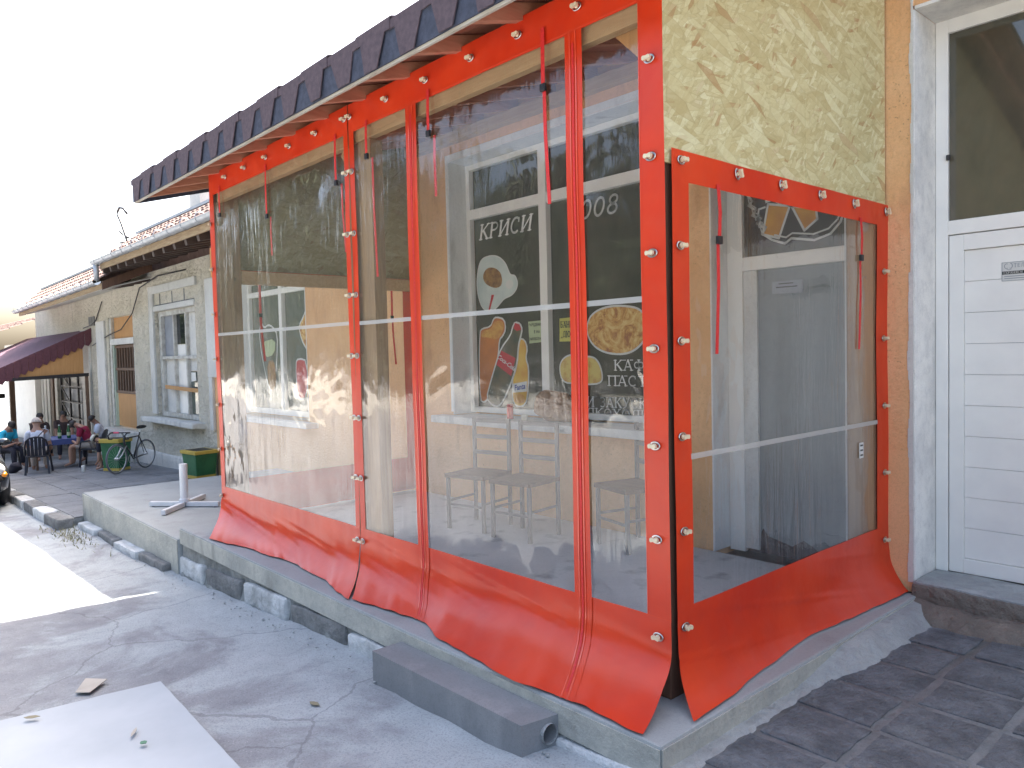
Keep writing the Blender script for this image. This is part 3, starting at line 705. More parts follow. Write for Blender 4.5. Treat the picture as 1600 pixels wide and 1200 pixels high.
text(win, 'window_lettering', 'КРИСИ', -4.19, 2.665, .155, PY, M['d_letter'], .80, .22)
text(win, 'window_lettering', '2008', -2.93, 2.67, .165, PY, M['d_letter'], .62, .22)
text(win, 'window_lettering', 'КАФЕ', -2.40, 1.32, .092, PY, M['d_letter'], .44)
text(win, 'window_lettering', 'ПАСТИ', -2.475, 1.186, .09, PY, M['d_letter'], .56)
text(win, 'window_lettering', 'БЪРЗИ ЗАКУСКИ', -3.06, .996, .09, PY, M['d_letter'], 1.12)
text(win, 'window_lettering', 'БЕЗАЛКОХОЛНИ', -3.10, .905, .08, PY, M['d_letter'], 1.20)
cup = [(-4.171, 2.466), (-4.017, 2.488), (-3.888, 2.461), (-3.793, 2.387), (-3.748, 2.3), (-3.721, 2.26), (-3.654, 2.254), (-3.619, 2.182), (-3.64, 2.121), (-3.708, 2.069), (-3.825, 2.045), (-3.875, 2.01), (-3.957, 1.951), (-4.059, 1.924), (-4.16, 1.962), (-4.209, 2.045), (-4.246, 2.181), (-4.228, 2.346)]
decal(win, 'cup_print', chaikin(grow(cup, .012)), PY, M['d_white'], 0); decal(win, 'cup_print', chaikin(cup), PY, M['d_cup'], 1)
decal(win, 'coffee_print', chaikin([(-4.136, 2.317), (-4.072, 2.37), (-3.971, 2.367), (-3.873, 2.319), (-3.837, 2.238), (-3.86, 2.163), (-3.959, 2.152), (-4.079, 2.194), (-4.138, 2.252)]), PY, M['d_coffee'], 2)
decal(win, 'cup_handle_print', chaikin([(-3.78, 2.208), (-3.712, 2.221), (-3.676, 2.187), (-3.687, 2.143), (-3.745, 2.122), (-3.792, 2.158)]), PY, M['d_white'], 2)
decal(win, 'stick_print', [(-4.012, 2.091), (-3.971, 2.088), (-4.015, 2.0), (-4.048, 1.923), (-4.069, 1.931), (-4.035, 2.021)], PY, M['d_red'], 2)
gl = [(-4.212, 1.712), (-4.179, 1.744), (-4.035, 1.759), (-3.991, 1.835), (-3.95, 1.853), (-3.833, 1.828), (-3.817, 1.731), (-3.868, 1.668), (-3.919, 1.637), (-3.946, 1.442), (-4.057, 1.179), (-4.114, 1.032), (-4.178, .99), (-4.229, 1.008), (-4.238, 1.311)]
bt = [(-3.661, 1.788), (-3.596, 1.772), (-3.57, 1.721), (-3.601, 1.64), (-3.632, 1.566), (-3.657, 1.376), (-3.759, 1.184), (-3.872, 1.019), (-3.945, .958), (-4.045, .968), (-4.124, 1.032), (-4.057, 1.179), (-3.947, 1.41), (-3.873, 1.539), (-3.723, 1.663), (-3.691, 1.745)]
yb = [(-3.611, 1.628), (-3.537, 1.614), (-3.503, 1.532), (-3.534, 1.438), (-3.491, 1.344), (-3.506, 1.156), (-3.54, .973), (-3.719, .966), (-3.721, 1.184), (-3.685, 1.376), (-3.651, 1.534)]
decal(win, 'cocktail_print', chaikin(grow(gl, .018), 1), PY, M['d_white'], 0); decal(win, 'cocktail_print', chaikin(gl), PY, M['d_orange'], 1)
decal(win, 'cocktail_top_print', chaikin([(-4.2, 1.66), (-4.17, 1.73), (-4.03, 1.74), (-3.98, 1.82), (-3.85, 1.82), (-3.83, 1.74), (-3.93, 1.62), (-4.08, 1.66)]), PY, M['d_juice2'], 2)
decal(win, 'bottle_print', chaikin(grow(yb, .016), 1), PY, M['d_white'], 0); decal(win, 'orange_bottle_print', chaikin(yb), PY, M['d_yellow'], 1)
decal(win, 'bottle_print', chaikin(grow(bt, .02), 1), PY, M['d_white'], 2); decal(win, 'cola_bottle_print', chaikin(bt), PY, M['d_cola'], 3)
decal(win, 'red_label_print', [(-3.874, 1.519), (-3.664, 1.439), (-3.737, 1.261), (-3.958, 1.377)], PY, M['d_red'], 4)
decal(win, 'red_cap_print', [(-3.661, 1.788), (-3.596, 1.772), (-3.57, 1.721), (-3.636, 1.705), (-3.682, 1.738)], PY, M['d_red'], 4)
decal(win, 'bottle_label_print', [(-3.721, 1.184), (-3.514, 1.212), (-3.517, 1.112), (-3.724, 1.095)], PY, M['d_white'], 2)
decal(win, 'fruit_print', chaikin([(-3.70, 1.08), (-3.56, 1.09), (-3.53, 1.0), (-3.7, .99)]), PY, M['d_juice2'], 2)
def fonttext(root, name, s, size, at, y, ang, material, layer=5, shear=0, off=0, sx=1.0, rotm=None):
    c = bpy.data.curves.new('t', 'FONT'); c.body = s; c.size = size; c.shear = shear; c.offset = off; c.align_x = 'CENTER'; c.align_y = 'CENTER'
    o_ = bpy.data.objects.new('t', c); COL.objects.link(o_)
    dg = bpy.context.evaluated_depsgraph_get(); me = bpy.data.meshes.new_from_object(o_.evaluated_get(dg))
    bpy.data.objects.remove(o_); yy = y - .0035 - .0022 * layer; L = wloc(root)
    rot = Matrix.Rotation(ang, 4, 'Y') @ Matrix.Rotation(R(90), 4, 'X')
    me.transform(Matrix.Translation(Vector((at[0], yy, at[1])) - L) @ rot @ Matrix.Diagonal((sx, 1, 1, 1)))
    me.materials.clear(); me.materials.append(material)
    n_ = bpy.data.objects.new(name, me); COL.objects.link(n_); n_.parent = root; return n_
fonttext(win, 'label_lettering', 'Coca-Cola', .068, (-3.81, 1.40), PY, R(28), M['d_white'], 5, .5, .001)
fonttext(win, 'label_lettering', 'Fanta', .075, (-3.615, 1.152), PY, R(-8), M['d_blue'], 4, .2, .002)
decal(win, 'paper_notice', [(-3.476, 1.792), (-3.245, 1.798), (-3.245, 1.592), (-3.465, 1.58)], PY, M['d_note'], 1)
for i, s in enumerate(('ЗАВЕДЕНИЕТО', 'Е НА', 'САМООБСЛУЖВАНЕ')):
    fonttext(win, 'notice_lettering', s, .036, (-3.355, 1.757 - .068 * i), PY, 0, M['d_ink'], 2, 0, .0012, (.85, 1, .64)[i])
decal(win, 'paper_notice', [(-3.049, 1.802), (-2.735, 1.81), (-2.741, 1.586), (-3.055, 1.588)], PY, M['d_ynote'], 1)
for i, s in enumerate(('БАНИЧКИ', '„ДЮНЕР“')):
    text(win, 'notice_lettering', s, -3.035, 1.715 - .09 * i, .058, PY, M['d_ink'], .28)
om = [(-2.707, 1.688), (-2.673, 1.79), (-2.573, 1.847), (-2.424, 1.872), (-2.247, 1.861), (-2.11, 1.831), (-2.044, 1.743), (-2.047, 1.61), (-2.13, 1.521), (-2.255, 1.469), (-2.434, 1.472), (-2.581, 1.514), (-2.671, 1.59)]
decal(win, 'pastry_print', chaikin(grow(om, .018)), PY, M['d_white'], 0); decal(win, 'pastry_print', chaikin(om), PY, M['d_food'], 1)
dm = [(-3.063, 1.344), (-3.019, 1.421), (-2.919, 1.461), (-2.816, 1.431), (-2.659, 1.441), (-2.584, 1.395), (-2.542, 1.287), (-2.551, 1.213), (-2.704, 1.2), (-2.862, 1.209), (-3.025, 1.213)]
decal(win, 'pastry_print', chaikin(grow(dm, .016)), PY, M['d_white'], 0); decal(win, 'pastry_print', chaikin(dm), PY, M['d_dump'], 1)
# prints of the second window
Y2 = PY
for nm, pl, ma in (('jug_print', [(-9.68, 1.92), (-9.60, 2.05), (-9.5, 1.95), (-9.35, 2.0), (-9.2, 1.96), (-9.05, 1.85), (-9.1, 1.5), (-9.2, 1.1), (-9.38, .98), (-9.6, 1.5)], 'pane2'),
                   ('ice_print', [(-9.6, 1.75), (-9.1, 1.8), (-9.15, 1.55), (-9.5, 1.5)], 'd_note'),
                   ('small_bottle_print', [(-9.42, 1.45), (-9.16, 1.47), (-9.12, 1.1), (-9.29, .98), (-9.42, 1.1)], 'd_coffee'),
                   ('drink_print', [(-8.455, 1.413), (-8.369, 1.469), (-8.112, 1.439), (-8.151, .916), (-8.433, .908)], 'd_red'),
                   ('white_cup_print', [(-8.10, 1.21), (-7.72, 1.214), (-7.731, .87), (-8.10, .87)], 'd_cup'),
                   ('yellow_print', [(-8.13, 1.045), (-7.88, 1.051), (-7.89, .906), (-8.13, .898)], 'd_yellow'),
                   ('pastry_print', [(-8.054, 2.209), (-7.903, 2.164), (-7.80, 2.061), (-7.739, 1.836), (-7.736, 1.614), (-7.875, 1.518), (-8.061, 1.593), (-8.246, 1.762), (-8.311, 1.948), (-8.142, 2.078)], 'd_food'),
                   ('chocolate_print', [(-7.97, 2.15), (-7.83, 2.124), (-7.80, 1.90), (-7.978, 1.88)], 'd_dark')):
    sp_ = chaikin(pl, 1); lay = 3 if nm in ('yellow_print', 'chocolate_print', 'ice_print', 'small_bottle_print') else 1
    if lay == 1: decal(win2, nm, chaikin(grow(pl, .03), 1), Y2, M['d_white'], 0)
    decal(win2, nm, sp_, Y2, M[ma], lay)

# --- cafe door (behind the side curtain)
DY = 2.45
dfr = MB(); dfr.box(-1.225, -1.10, DY - .05, DY, -.02, 2.70); dfr.box(-.30, -.245, DY - .05, DY, -.02, 2.70); dfr.box(-1.10, -.30, DY - .05, DY, 2.62, 2.70); dfr.box(-1.10, -.30, DY - .052, DY, 2.05, 2.15)
dr = build('door', dfr, M['frame'], cb, bevel=.005)
build('door_pane', B(-1.10, -.30, DY - .015, DY - .005, .0, 2.05), M['door_glass'], dr)
build('transom_pane', B(-1.10, -.30, DY - .015, DY - .005, 2.15, 2.62), M['pane'], dr)
build('door_stile', B(-1.098, -.99, DY - .04, DY - .017, .01, 2.048), M['cream_trim'], dr)
d0 = DY - .016
decal(dr, 'dark_print', chaikin([(-1.09, 2.615), (-.36, 2.615), (-.36, 2.30), (-.52, 2.22), (-1.09, 2.20)], 1), d0, M['d_dark'], 0)
wh = [(-1.147, 2.612), (-1.095, 2.548), (-1.125, 2.521), (-1.07, 2.479), (-1.097, 2.446), (-1.03, 2.413), (-1.061, 2.385), (-.989, 2.348), (-1.021, 2.306), (-.94, 2.25), (-.846, 2.215), (-.797, 2.245), (-.632, 2.212), (-.519, 2.241), (-.452, 2.309), (-.42, 2.40), (-.43, 2.50), (-.47, 2.58)]
wh = [(a + .07, b_) for a, b_ in wh]
mb = MB()
def stroke(mb, pts, wd, yy):
    for a, b_ in zip(pts, pts[1:]):
        a, b_ = Vector(a), Vector(b_); d = (b_ - a); L_ = d.length
        if L_ < 1e-5: continue
        d /= L_; nn = Vector((-d.y, d.x)) * wd / 2; e = d * wd * .3; q = [a - e + nn, a - e - nn, b_ + e - nn, b_ + e + nn]
        bb = len(mb.v); mb.v += [(p.x, yy, p.y) for p in q]; mb.f.append((bb, bb + 1, bb + 2, bb + 3))
stroke(mb, wh, .016, d0 - .011); stroke(mb, [(a * .93 - .045, 2.42 + (b_ - 2.42) * .8) for a, b_ in wh[9:]], .012, d0 - .011)
stroke(mb, [(-.925, 2.49), (-.975, 2.482), (-.984, 2.406), (-.944, 2.369)], .014, d0 - .011)
for i in range(5):
    cx_, cz_ = -1.04 + i * .024, 2.55 - i * .055
    stroke(mb, [(cx_ - .02, cz_ + .03), (cx_ + .02, cz_), (cx_ - .005, cz_ - .035), (cx_ - .02, cz_ + .03)], .007, d0 - .011)
for pl in ([(-.902, 2.508), (-.738, 2.469), (-.821, 2.257), (-.945, 2.3), (-.902, 2.508)], [(-.724, 2.466), (-.549, 2.422), (-.54, 2.351), (-.632, 2.286), (-.724, 2.466)]):
    stroke(mb, pl, .016, d0 - .0115)
stroke(mb, [(-.917, 2.528), (-.867, 2.538), (-.809, 2.502), (-.742, 2.509), (-.723, 2.48)], .022, d0 - .011)
build('mug_outline_print', mb, M['d_white'], dr, fixn=False)
decal(dr, 'beer_print', [(-.902, 2.500), (-.738, 2.465), (-.821, 2.262), (-.945, 2.305)], d0, M['d_beer'], 2)
decal(dr, 'beer_print', [(-.724, 2.462), (-.549, 2.419), (-.545, 2.353), (-.632, 2.29)], d0, M['d_beer'], 2)
sm = MB(); 
for k in range(3): sm.box(-.87 + .02 * k, -.66 - .03 * k, d0 - .004 - .0004 * k, d0 - .001, 1.885 + .024 * k, 1.893 + .024 * k)
decal(dr, 'worn_sticker', [(-.88, 1.955), (-.65, 1.955), (-.65, 1.865), (-.88, 1.87)], d0, M['grey_sheet'], 0)
build('worn_sticker', sm, M['d_ink'], dr)
tn = [(-1.09, -.01), (-1.05, .06), (-.995, .112), (-.968, .169), (-.928, .118), (-.833, .096), (-.745, .074), (-.659, .13), (-.58, .09), (-.50, .03), (-.40, .0)]
decal(dr, 'jagged_dark_strip', tn + [(-.42, -.01)], d0, M['c_brown'], 0)  # dark jagged strip along the foot of the door pane
# door jamb timber by the corner
build('door_jamb', B(-.2, -.03, 2.10, 2.19, .0, 3.6), M['pine_v'], cb, bevel=.004)

# --- white door at the right, on its own step
wd_ = thing('white_door', 'white panelled door with a large dark glass pane over it, on the concrete step', 'door', (.7, 2.57, .07))
F = 2.57
fr = MB(); fr.box(.165, .235, F - .05, F + .02, .075, 3.44); fr.box(1.28, 1.345, F - .05, F + .02, .075, 3.44); fr.box(.235, 1.28, F - .05, F + .02, 3.36, 3.44); fr.box(.235, 1.28, F - .052, F + .02, 2.15, 2.235)
build('frame', fr, M['frame'], wd_, bevel=.004)
lf = MB(); lf.box(.24, .32, F - .045, F + .01, .08, 2.145); lf.box(1.2, 1.275, F - .045, F + .01, .08, 2.145); lf.box(.32, 1.2, F - .045, F + .01, 2.05, 2.145); lf.box(.32, 1.2, F - .045, F + .01, .08, .17)
lfo = build('door_leaf', lf, M['frame'], wd_, bevel=.004)
nb = 10
for i in range(nb):
    z0 = .172 + i * 1.876 / nb; build('panel', B(.321, 1.199, F - .030, F, z0 + .0012, z0 + 1.876 / nb - .0008), M['frame'], lfo, bevel=.0015)
build('panel_backing', B(.321, 1.199, F, F + .006, .172, 2.048), M['grey_sheet'], lfo)
build('glass_pane', B(.235, 1.28, F - .028, F - .02, 2.235, 3.36), M['big_glass'], wd_)
build('hinge', MB().lathe([(.012, 0), (.012, .03)], (.24, F - .06, 2.6), 8), M['iron'], wd_)
# security sticker, partly out of frame
sy = F - .030
st = build('door_sticker', B(.517, .74, sy - .002, sy - .0008, 1.845, 1.955), M['d_white'], wd_)
build('sticker_band', B(.519, .738, sy - .0035, sy - .0025, 1.884, 1.902), M['d_ink'], st)
bd_ = MB(); 
for z in (1.846, 1.952): bd_.box(.517, .74, sy - .0034, sy - .0024, z, z + .0025)
bd_.box(.517, .5195, sy - .0034, sy - .0024, 1.846, 1.954)
for k in range(2): bd_.box(.53, .725, sy - .0034, sy - .0024, 1.858 + .012 * k, 1.862 + .012 * k)
stroke(bd_, arc(.542, 1.932, .011, .014, 60, 300, 8), .003, sy - .0034); stroke(bd_, arc(.562, 1.932, .009, .014, 100, -120, 8), .003, sy - .0034); stroke(bd_, [(.543, 1.912), (.556, 1.909), (.566, 1.914)], .003, sy - .0034)
build('sticker_border', bd_, M['grey_sheet'], st, fixn=False)
text(st, 'sticker_lettering', 'TEЛ', .578, 1.922, .022, sy - .001, M['grey_sheet'], None, layer=1)
text(st, 'sticker_lettering', 'ОХРАНЯЕМ', .524, 1.887, .012, sy - .002, M['d_white'], .10, layer=1)
sp_ = build('door_step', B(.165, 1.5, 2.13, 2.6, -.1, .068), M['rubble'], bevel=.015)
tag(sp_, 'worn concrete doorstep below the white door', 'step'); rough(sp_, .018, 7, cuts=6)
tp = build('step_top', B(.17, 1.49, 2.15, 2.52, .062, .078), M['mortar_pale'], sp_, bevel=.004); rough(tp, .008, 8, cuts=5)
mb = MB(); n = 60
for i in range(n + 1):
    x = .06 + i * .024; a = noise.noise((x * 7, 3, 3)); c = noise.noise((x * 15, 8, 3))
    mb.v += [(x, 2.16, -.02 + .02 * a), (x, 2.08 + .02 * a, -.025 + .02 * a - .01 * (x > .5)), (x, 1.98 + .04 * a + .02 * c, -.055 + .015 * c), (x, 1.93 + .07 * a, -.12)]
for i in range(n):
    for k in range(3): mb.f.append((i * 4 + k, i * 4 + k + 1, (i + 1) * 4 + k + 1, (i + 1) * 4 + k))
build('broken_cement', mb, M['rubble'], sp_, smooth=True)

# ------------------------------------------------------------------ porch (timber lean-to)
po = thing('porch', 'timber porch with plum shingled eave and OSB boards over the red curtains', 'porch', (-2.5, 0, 3))
SL = .275
def dz(y): return 3.205 + SL * y              # underside of the deck
XL, XR, YE = -5.82, .28, -.36
build('corner_post', B(-.115, -.015, .015, .115, .0, 3.10), M['brown_v'], po, bevel=.004)
build('post', B(-2.46, -2.30, .03, .12, .0, 2.884), M['pine_v'], po, bevel=.004)
build('post', B(-2.60, -2.463, .04, .11, .0, 2.884), M['pine_v'], po, bevel=.004)
build('post', B(-4.94, -4.84, .02, .14, .0, 3.10), M['pine_v'], po, bevel=.004)
build('end_post', B(-4.945, -4.86, .145, .22, .0, 3.15), M['pine_v'], po, bevel=.003)
build('end_post', B(-.10, -.015, 1.90, 2.05, .0, 3.2), M['pine_v'], po, bevel=.004)
build('front_beam', B(-4.96, -.116, .02, .07, 2.885, 3.11), M['pine'], po, bevel=.004)
build('end_beam', B(-4.96, -4.86, .225, 2.18, 2.18, 2.295), M['pine'], po, bevel=.004)
build('side_beam', B(-.10, -.015, .12, 2.15, 2.26, 2.36), M['brown_v'], po, bevel=.004)
for x in (-2.68,): build('brace', MB().bar((-2.45, .075, 2.62), (x, .075, 2.88), .05, .08), M['pine'], po)
build('brace', MB().bar((-.14, .11, 2.78), (-.34, .11, 2.98), .05, .09), M['ply'], po)
for i in range(13):
    x = -5.72 + i * .485
    r_ = MB().hexa([(x, YE + .02, dz(YE) - .085), (x + .05, YE + .02, dz(YE) - .085), (x + .05, 2.19, dz(2.19) - .085), (x, 2.19, dz(2.19) - .085),
                    (x, YE + .02, dz(YE) - .001), (x + .05, YE + .02, dz(YE) - .001), (x + .05, 2.19, dz(2.19) - .001), (x, 2.19, dz(2.19) - .001)])
    if x < .2: build('rafter', r_, M['rafter'], po)
# boards of the deck, each its own
nbd = 14
for i in range(nbd):
    y0 = YE + (2.2 - YE) * i / nbd; y1 = YE + (2.2 - YE) * (i + 1) / nbd - .004
    build('deck_board', MB().hexa([(XL, y0, dz(y0)), (XR, y0, dz(y0)), (XR, y1, dz(y1)), (XL, y1, dz(y1)), (XL, y0, dz(y0) + .02), (XR, y0, dz(y0) + .02), (XR, y1, dz(y1) + .02), (XL, y1, dz(y1) + .02)]), M['red_glow_wood'], po)
build('wall_plate', B(-4.95, .0, 2.09, 2.18, 3.60, 3.70), M['pine'], po, bevel=.004)
build('eave_board', B(XL, XR, YE - .020, YE - .004, 2.986, 3.10), M['board_edge'], po)
def shf(u, v, t): return (u, YE - .030 - t - .010 * max(0, 3.2 - v) * 4, v)
# upper and lower shingle layers folded over the eave
sb = MB()
sb.hexa([(XL - .02, YE - .03, 3.0), (XR, YE - .03, 3.0), (XR, YE - .022, 3.0), (XL - .02, YE - .022, 3.0), (XL - .02, YE - .03, 3.19), (XR, YE - .03, 3.19), (XR, YE - .022, 3.19), (XL - .02, YE - .022, 3.19)])
sb.hexa([(XL - .02, YE - .03, 3.19), (XR, YE - .03, 3.19), (XR, .6, 3.46), (XL - .02, .6, 3.46), (XL - .02, YE - .03, 3.196), (XR, YE - .03, 3.196), (XR, .6, 3.466), (XL - .02, .6, 3.466)])
build('shingle_underlay', sb, M['shingle_base'], po)
build('roof_skin', MB().hexa([(XL, .6, 3.44), (XR, .6, 3.44), (XR, 2.3, 3.90), (XL, 2.3, 3.90), (XL, .6, 3.46), (XR, .6, 3.46), (XR, 2.3, 3.92), (XL, 2.3, 3.92)]), M['shingle_base'], po)
x = XL - .03; k = 0
while x < XR + .1:
    wq = .318 + random.uniform(-.012, .012); j = random.uniform(-.024, .024); b0_, b1_ = 2.995 + random.uniform(-.010, .010), 3.0
    a = x; c = x + wq + .012; zt = 3.208 + (.008 if k % 2 else -.004)
    poly = [(a, 3.155), (a + .05, 3.155), (a + .108 + j, b0_), (c - .108 + j, b0_), (c - .05, 3.155), (c, 3.155), (c, zt), (a, zt - .004)]
    lift = .002 + .0045 * (k % 2)
    mb = MB().prism(poly, lambda u, v, t: (u, YE - .031 - lift - t - .05 * max(0, 3.14 - v) * (1 if k % 3 else .5), v), .006)
    # the part lying on the roof slope
    mb.hexa([(a, YE - .034, zt - .004), (c, YE - .034, zt), (c, YE + .25, zt + .075), (a, YE + .25, zt + .071), (a, YE - .034, zt + .004), (c, YE - .034, zt + .008), (c, YE + .25, zt + .083), (a, YE + .25, zt + .079)])
    build('shingle', mb, M['shingle_tab'], po)
    # slate coloured tab showing between
    x += wq; k += 1
build('eave_flashing', MB().hexa([(XL - .10, YE - .02, 3.20), (XL + .02, YE - .035, 3.205), (XL + .02, YE + .5, 3.34), (XL - .10, YE + .5, 3.34), (XL - .10, YE - .02, 3.212), (XL + .02, YE - .035, 3.217), (XL + .02, YE + .5, 3.352), (XL - .10, YE + .5, 3.352)]), M['gutter'], po)
build('verge_board', MB().hexa([(XL - .03, YE, 2.99), (XL, YE, 2.99), (XL, 2.2, 3.72), (XL - .03, 2.2, 3.72), (XL - .03, YE, 3.19), (XL, YE, 3.19), (XL, 2.2, 3.90), (XL - .03, 2.2, 3.90)]), M['shingle_base'], po)
# OSB boards
def yz(xx): return lambda u, v, t: (xx + t, u, v)
build('osb_panel', MB().prism([(.0, 2.27), (1.2, 2.27), (1.2, dz(1.2) - .002), (.0, dz(0) - .10)], yz(-.012), .012), M['osb'], po)
build('osb_panel', MB().prism([(1.2015, 2.27), (2.185, 2.27), (2.185, 4.28), (1.2015, 4.09)], yz(-.012), .012), M['osb'], po)
build('osb_panel', MB().prism([(.2, dz(.2) + .02), (1.2, dz(1.2) + .02), (1.2, 4.09), (.2, 3.92)], yz(-.012), .012), M['osb'], po)
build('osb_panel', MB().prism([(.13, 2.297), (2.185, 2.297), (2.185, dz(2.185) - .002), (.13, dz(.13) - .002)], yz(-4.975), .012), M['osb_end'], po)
build('brown_trim', B(.002, .05, -.02, .10, 3.10, 3.17), M['brown_v'], po)
ln = build('black_object', MB().hexa([(-2.74, .10, 2.52), (-2.66, .10, 2.50), (-2.66, .2, 2.50), (-2.74, .2, 2.52), (-2.80, .04, 2.74), (-2.64, .04, 2.74), (-2.64, .2, 2.74), (-2.80, .2, 2.74)]), M['black'], bevel=.01)  # unidentified black shape hanging under the beam, built as a wedge
tag(ln, 'small black object under the front beam beside the middle post', 'lamp')

# ------------------------------------------------------------------ curtains
# turn button: eyelet + plastic toggle
eb = MB(); eb.ring((0, 0, .002), .019, .0045, (0, 0, 1), 20, 6, .6); eb.v = [(x, y * 1.45, z) for x, y, z in eb.v]
kb_ = MB().lathe([(.012, 0), (.013, .006), (.008, .010), (.008, .018)], n=10)
tg = MB().prism([(-.024, -.006), (-.018, -.012), (0, -.007), (.018, -.012), (.024, -.006), (.024, .006), (.018, .012), (0, .009), (-.018, .012), (-.024, .006)], lambda u, v, t: (v, u, .016 + t), .016)
kb_.f += [tuple(i + len(kb_.v) for i in f) for f in tg.f]; kb_.v += tg.v
def new_button():
    for q_ in (kb_, eb): q_.v = [(x * .82, y * .82, z * .82) for x, y, z in q_.v]
    o_ = build('turn_button', kb_, M['knob'], None, bevel=0); e = build('eyelet', eb, M['metal'], o_); return o_
BTN = None
def button(root, p, nrm, roll=0):
    global BTN
    if BTN is None: BTN = new_button(); b_ = BTN; b_.parent = root
    else: b_ = dup(BTN, root)
    q = Vector(nrm).to_track_quat('Z', 'Y'); b_.rotation_euler = (q.to_matrix() @ Matrix.Rotation(roll, 3, 'Z')).to_euler()
    b_.location = Vector(p) - wloc(root); return b_

def lin(pts, u):
    if u <= pts[0][0]: return pts[0][1:]
    for a, b_ in zip(pts, pts[1:]):
        if u <= b_[0]:
            t = (u - a[0]) / (b_[0] - a[0]); t = t * t * (3 - 2 * t); return tuple(a[i] + (b_[i] - a[i]) * t for i in range(1, len(a)))
    return pts[-1][1:]
class Curtain:
    """upright PVC curtain; base maps (along, outward, up) to the world; hem: list of (u, shift along, outward)"""
    def __init__(s, root, base, hem, zc, amp=1.0, seed=0, zmin_pull=None):
        s.root, s.base, s.hem, s.zc, s.amp, s.seed = root, base, hem, zc, amp, seed
    def P(s, u, z, off=0):
        e = s.seed
        d = s.amp * (.010 * noise.noise((u * .9 + e, z * .7, 1)) + .0045 * noise.noise((u * 3.1 + e, z * 1.6, 2)) + .0015 * noise.noise((u * 11 + e, z * 2.5, 4)))
        if z >= s.zc:
            k = min(1, (z - s.zc) / .1) * .0 + 1
            return s.base(u, d + off, z)
        t = min(1.0, (s.zc - z) / (s.zc - .012)); sh, ow = lin(s.hem, u)
        wob = 1 + .05 * noise.noise((u * 2.0 + e, 0, 7)) + .04 * noise.noise((u * 9 + e, 0, 8))
        ow = ow * wob
        p0 = (u, 0, s.zc); p1 = (u + sh * .02, ow * .02, s.zc * .22); p2 = (u + sh, ow, .012)
        pw = 3.1 + .9 * noise.noise((u * .9 + e, 0, 31)); k_ = t ** pw
        U = u + sh * k_; O = ow * k_; Z = .012 + (s.zc - .012) * (1 - t) ** 1.18
        fold = t * (1 - t * .55) * s.amp * (.030 * noise.noise((u * .9 - z * 1.5 + e, z * 5 + u * .8, 11)) + .012 * noise.noise((u * 2.2 - z * 3 + e, z * 11 + u * 2, 12)))
        q_ = 1 - min(1, abs(noise.noise((u * .55 + z * 3.2 + e, z * .8, 21))) * 10); q2 = 1 - min(1, abs(noise.noise((u * .8 + z * 5.5 + e, z * 1.0, 23))) * 11)
        fold += s.amp * t * (1 - t) * 4 * (.006 * q_ * q_ + .004 * q2 * q2)
        Z += t * .010 * max(0, noise.noise((u * 7 + e, 0, 15)))
        return s.base(U, O + d * (1 - t) + fold + off, Z)
    def patch(s, name, u0, u1, z0, z1, material, off=0, du=.03, dzz=.03, parent=None):
        nu = max(1, round((u1 - u0) / du)); nz = max(1, round((z1 - z0) / dzz)); mb = MB()
        for j in range(nz + 1):
            for i in range(nu + 1): mb.v.append(tuple(s.P(u0 + (u1 - u0) * i / nu, z0 + (z1 - z0) * j / nz, off)))
        for j in range(nz):
            for i in range(nu): mb.f.append((j * (nu + 1) + i, j * (nu + 1) + i + 1, (j + 1) * (nu + 1) + i + 1, (j + 1) * (nu + 1) + i))
        return build(name, mb, material, parent or s.root, smooth=True, fixn=False)
def strap(cur, u, ztop, zb, zend, out=.012, tail_out=None, sway=.0):
    b = cur.base; r_ = cur.root
    def rib(pts, wd, name, material, par):
        mb = MB()
        for p in pts: 
            mb.v += [tuple(b(p[0] - wd / 2, p[1], p[2])), tuple(b(p[0] + wd / 2, p[1], p[2])), tuple(b(p[0] + wd / 2, p[1] + .002, p[2])), tuple(b(p[0] - wd / 2, p[1] + .002, p[2]))]
        n_ = len(pts)
        for i in range(n_ - 1):
            for k in range(4): mb.f.append((i * 4 + k, i * 4 + (k + 1) % 4, (i + 1) * 4 + (k + 1) % 4, (i + 1) * 4 + k))
        return build(name, mb, material, par)
    t_o = out if tail_out is None else tail_out
    s_ = rib([(u, out, ztop), (u + .004, out + .006, (ztop + zb) / 2), (u, out + .003, zb)], .024, 'strap', M['strap'], r_)
    if zend < zb: rib([(u, t_o, zb), (u + sway * .3, t_o + .004, zb * .6 + zend * .4), (u + sway, t_o, zend)], .022, 'strap_tail', M['strap'], s_)
    bk = MB(); c = [b(u - .017, out - .004, zb - .018), b(u + .017, out - .004, zb - .018), b(u + .017, out + .012, zb - .018), b(u - .017, out + .012, zb - .018), b(u - .017, out - .004, zb + .018), b(u + .017, out - .004, zb + .018), b(u + .017, out + .012, zb + .018), b(u - .017, out + .012, zb + .018)]
    bk.hexa(c); build('buckle', bk, M['black'], s_, bevel=.003)
ZC, ZT, ZB = .345, 2.95, 3.135
fb = lambda u, o_, z: Vector((u, -o_ - .002, z))
KZ = [2.70, 2.30, 1.90, 1.50, 1.09, .69, .28]
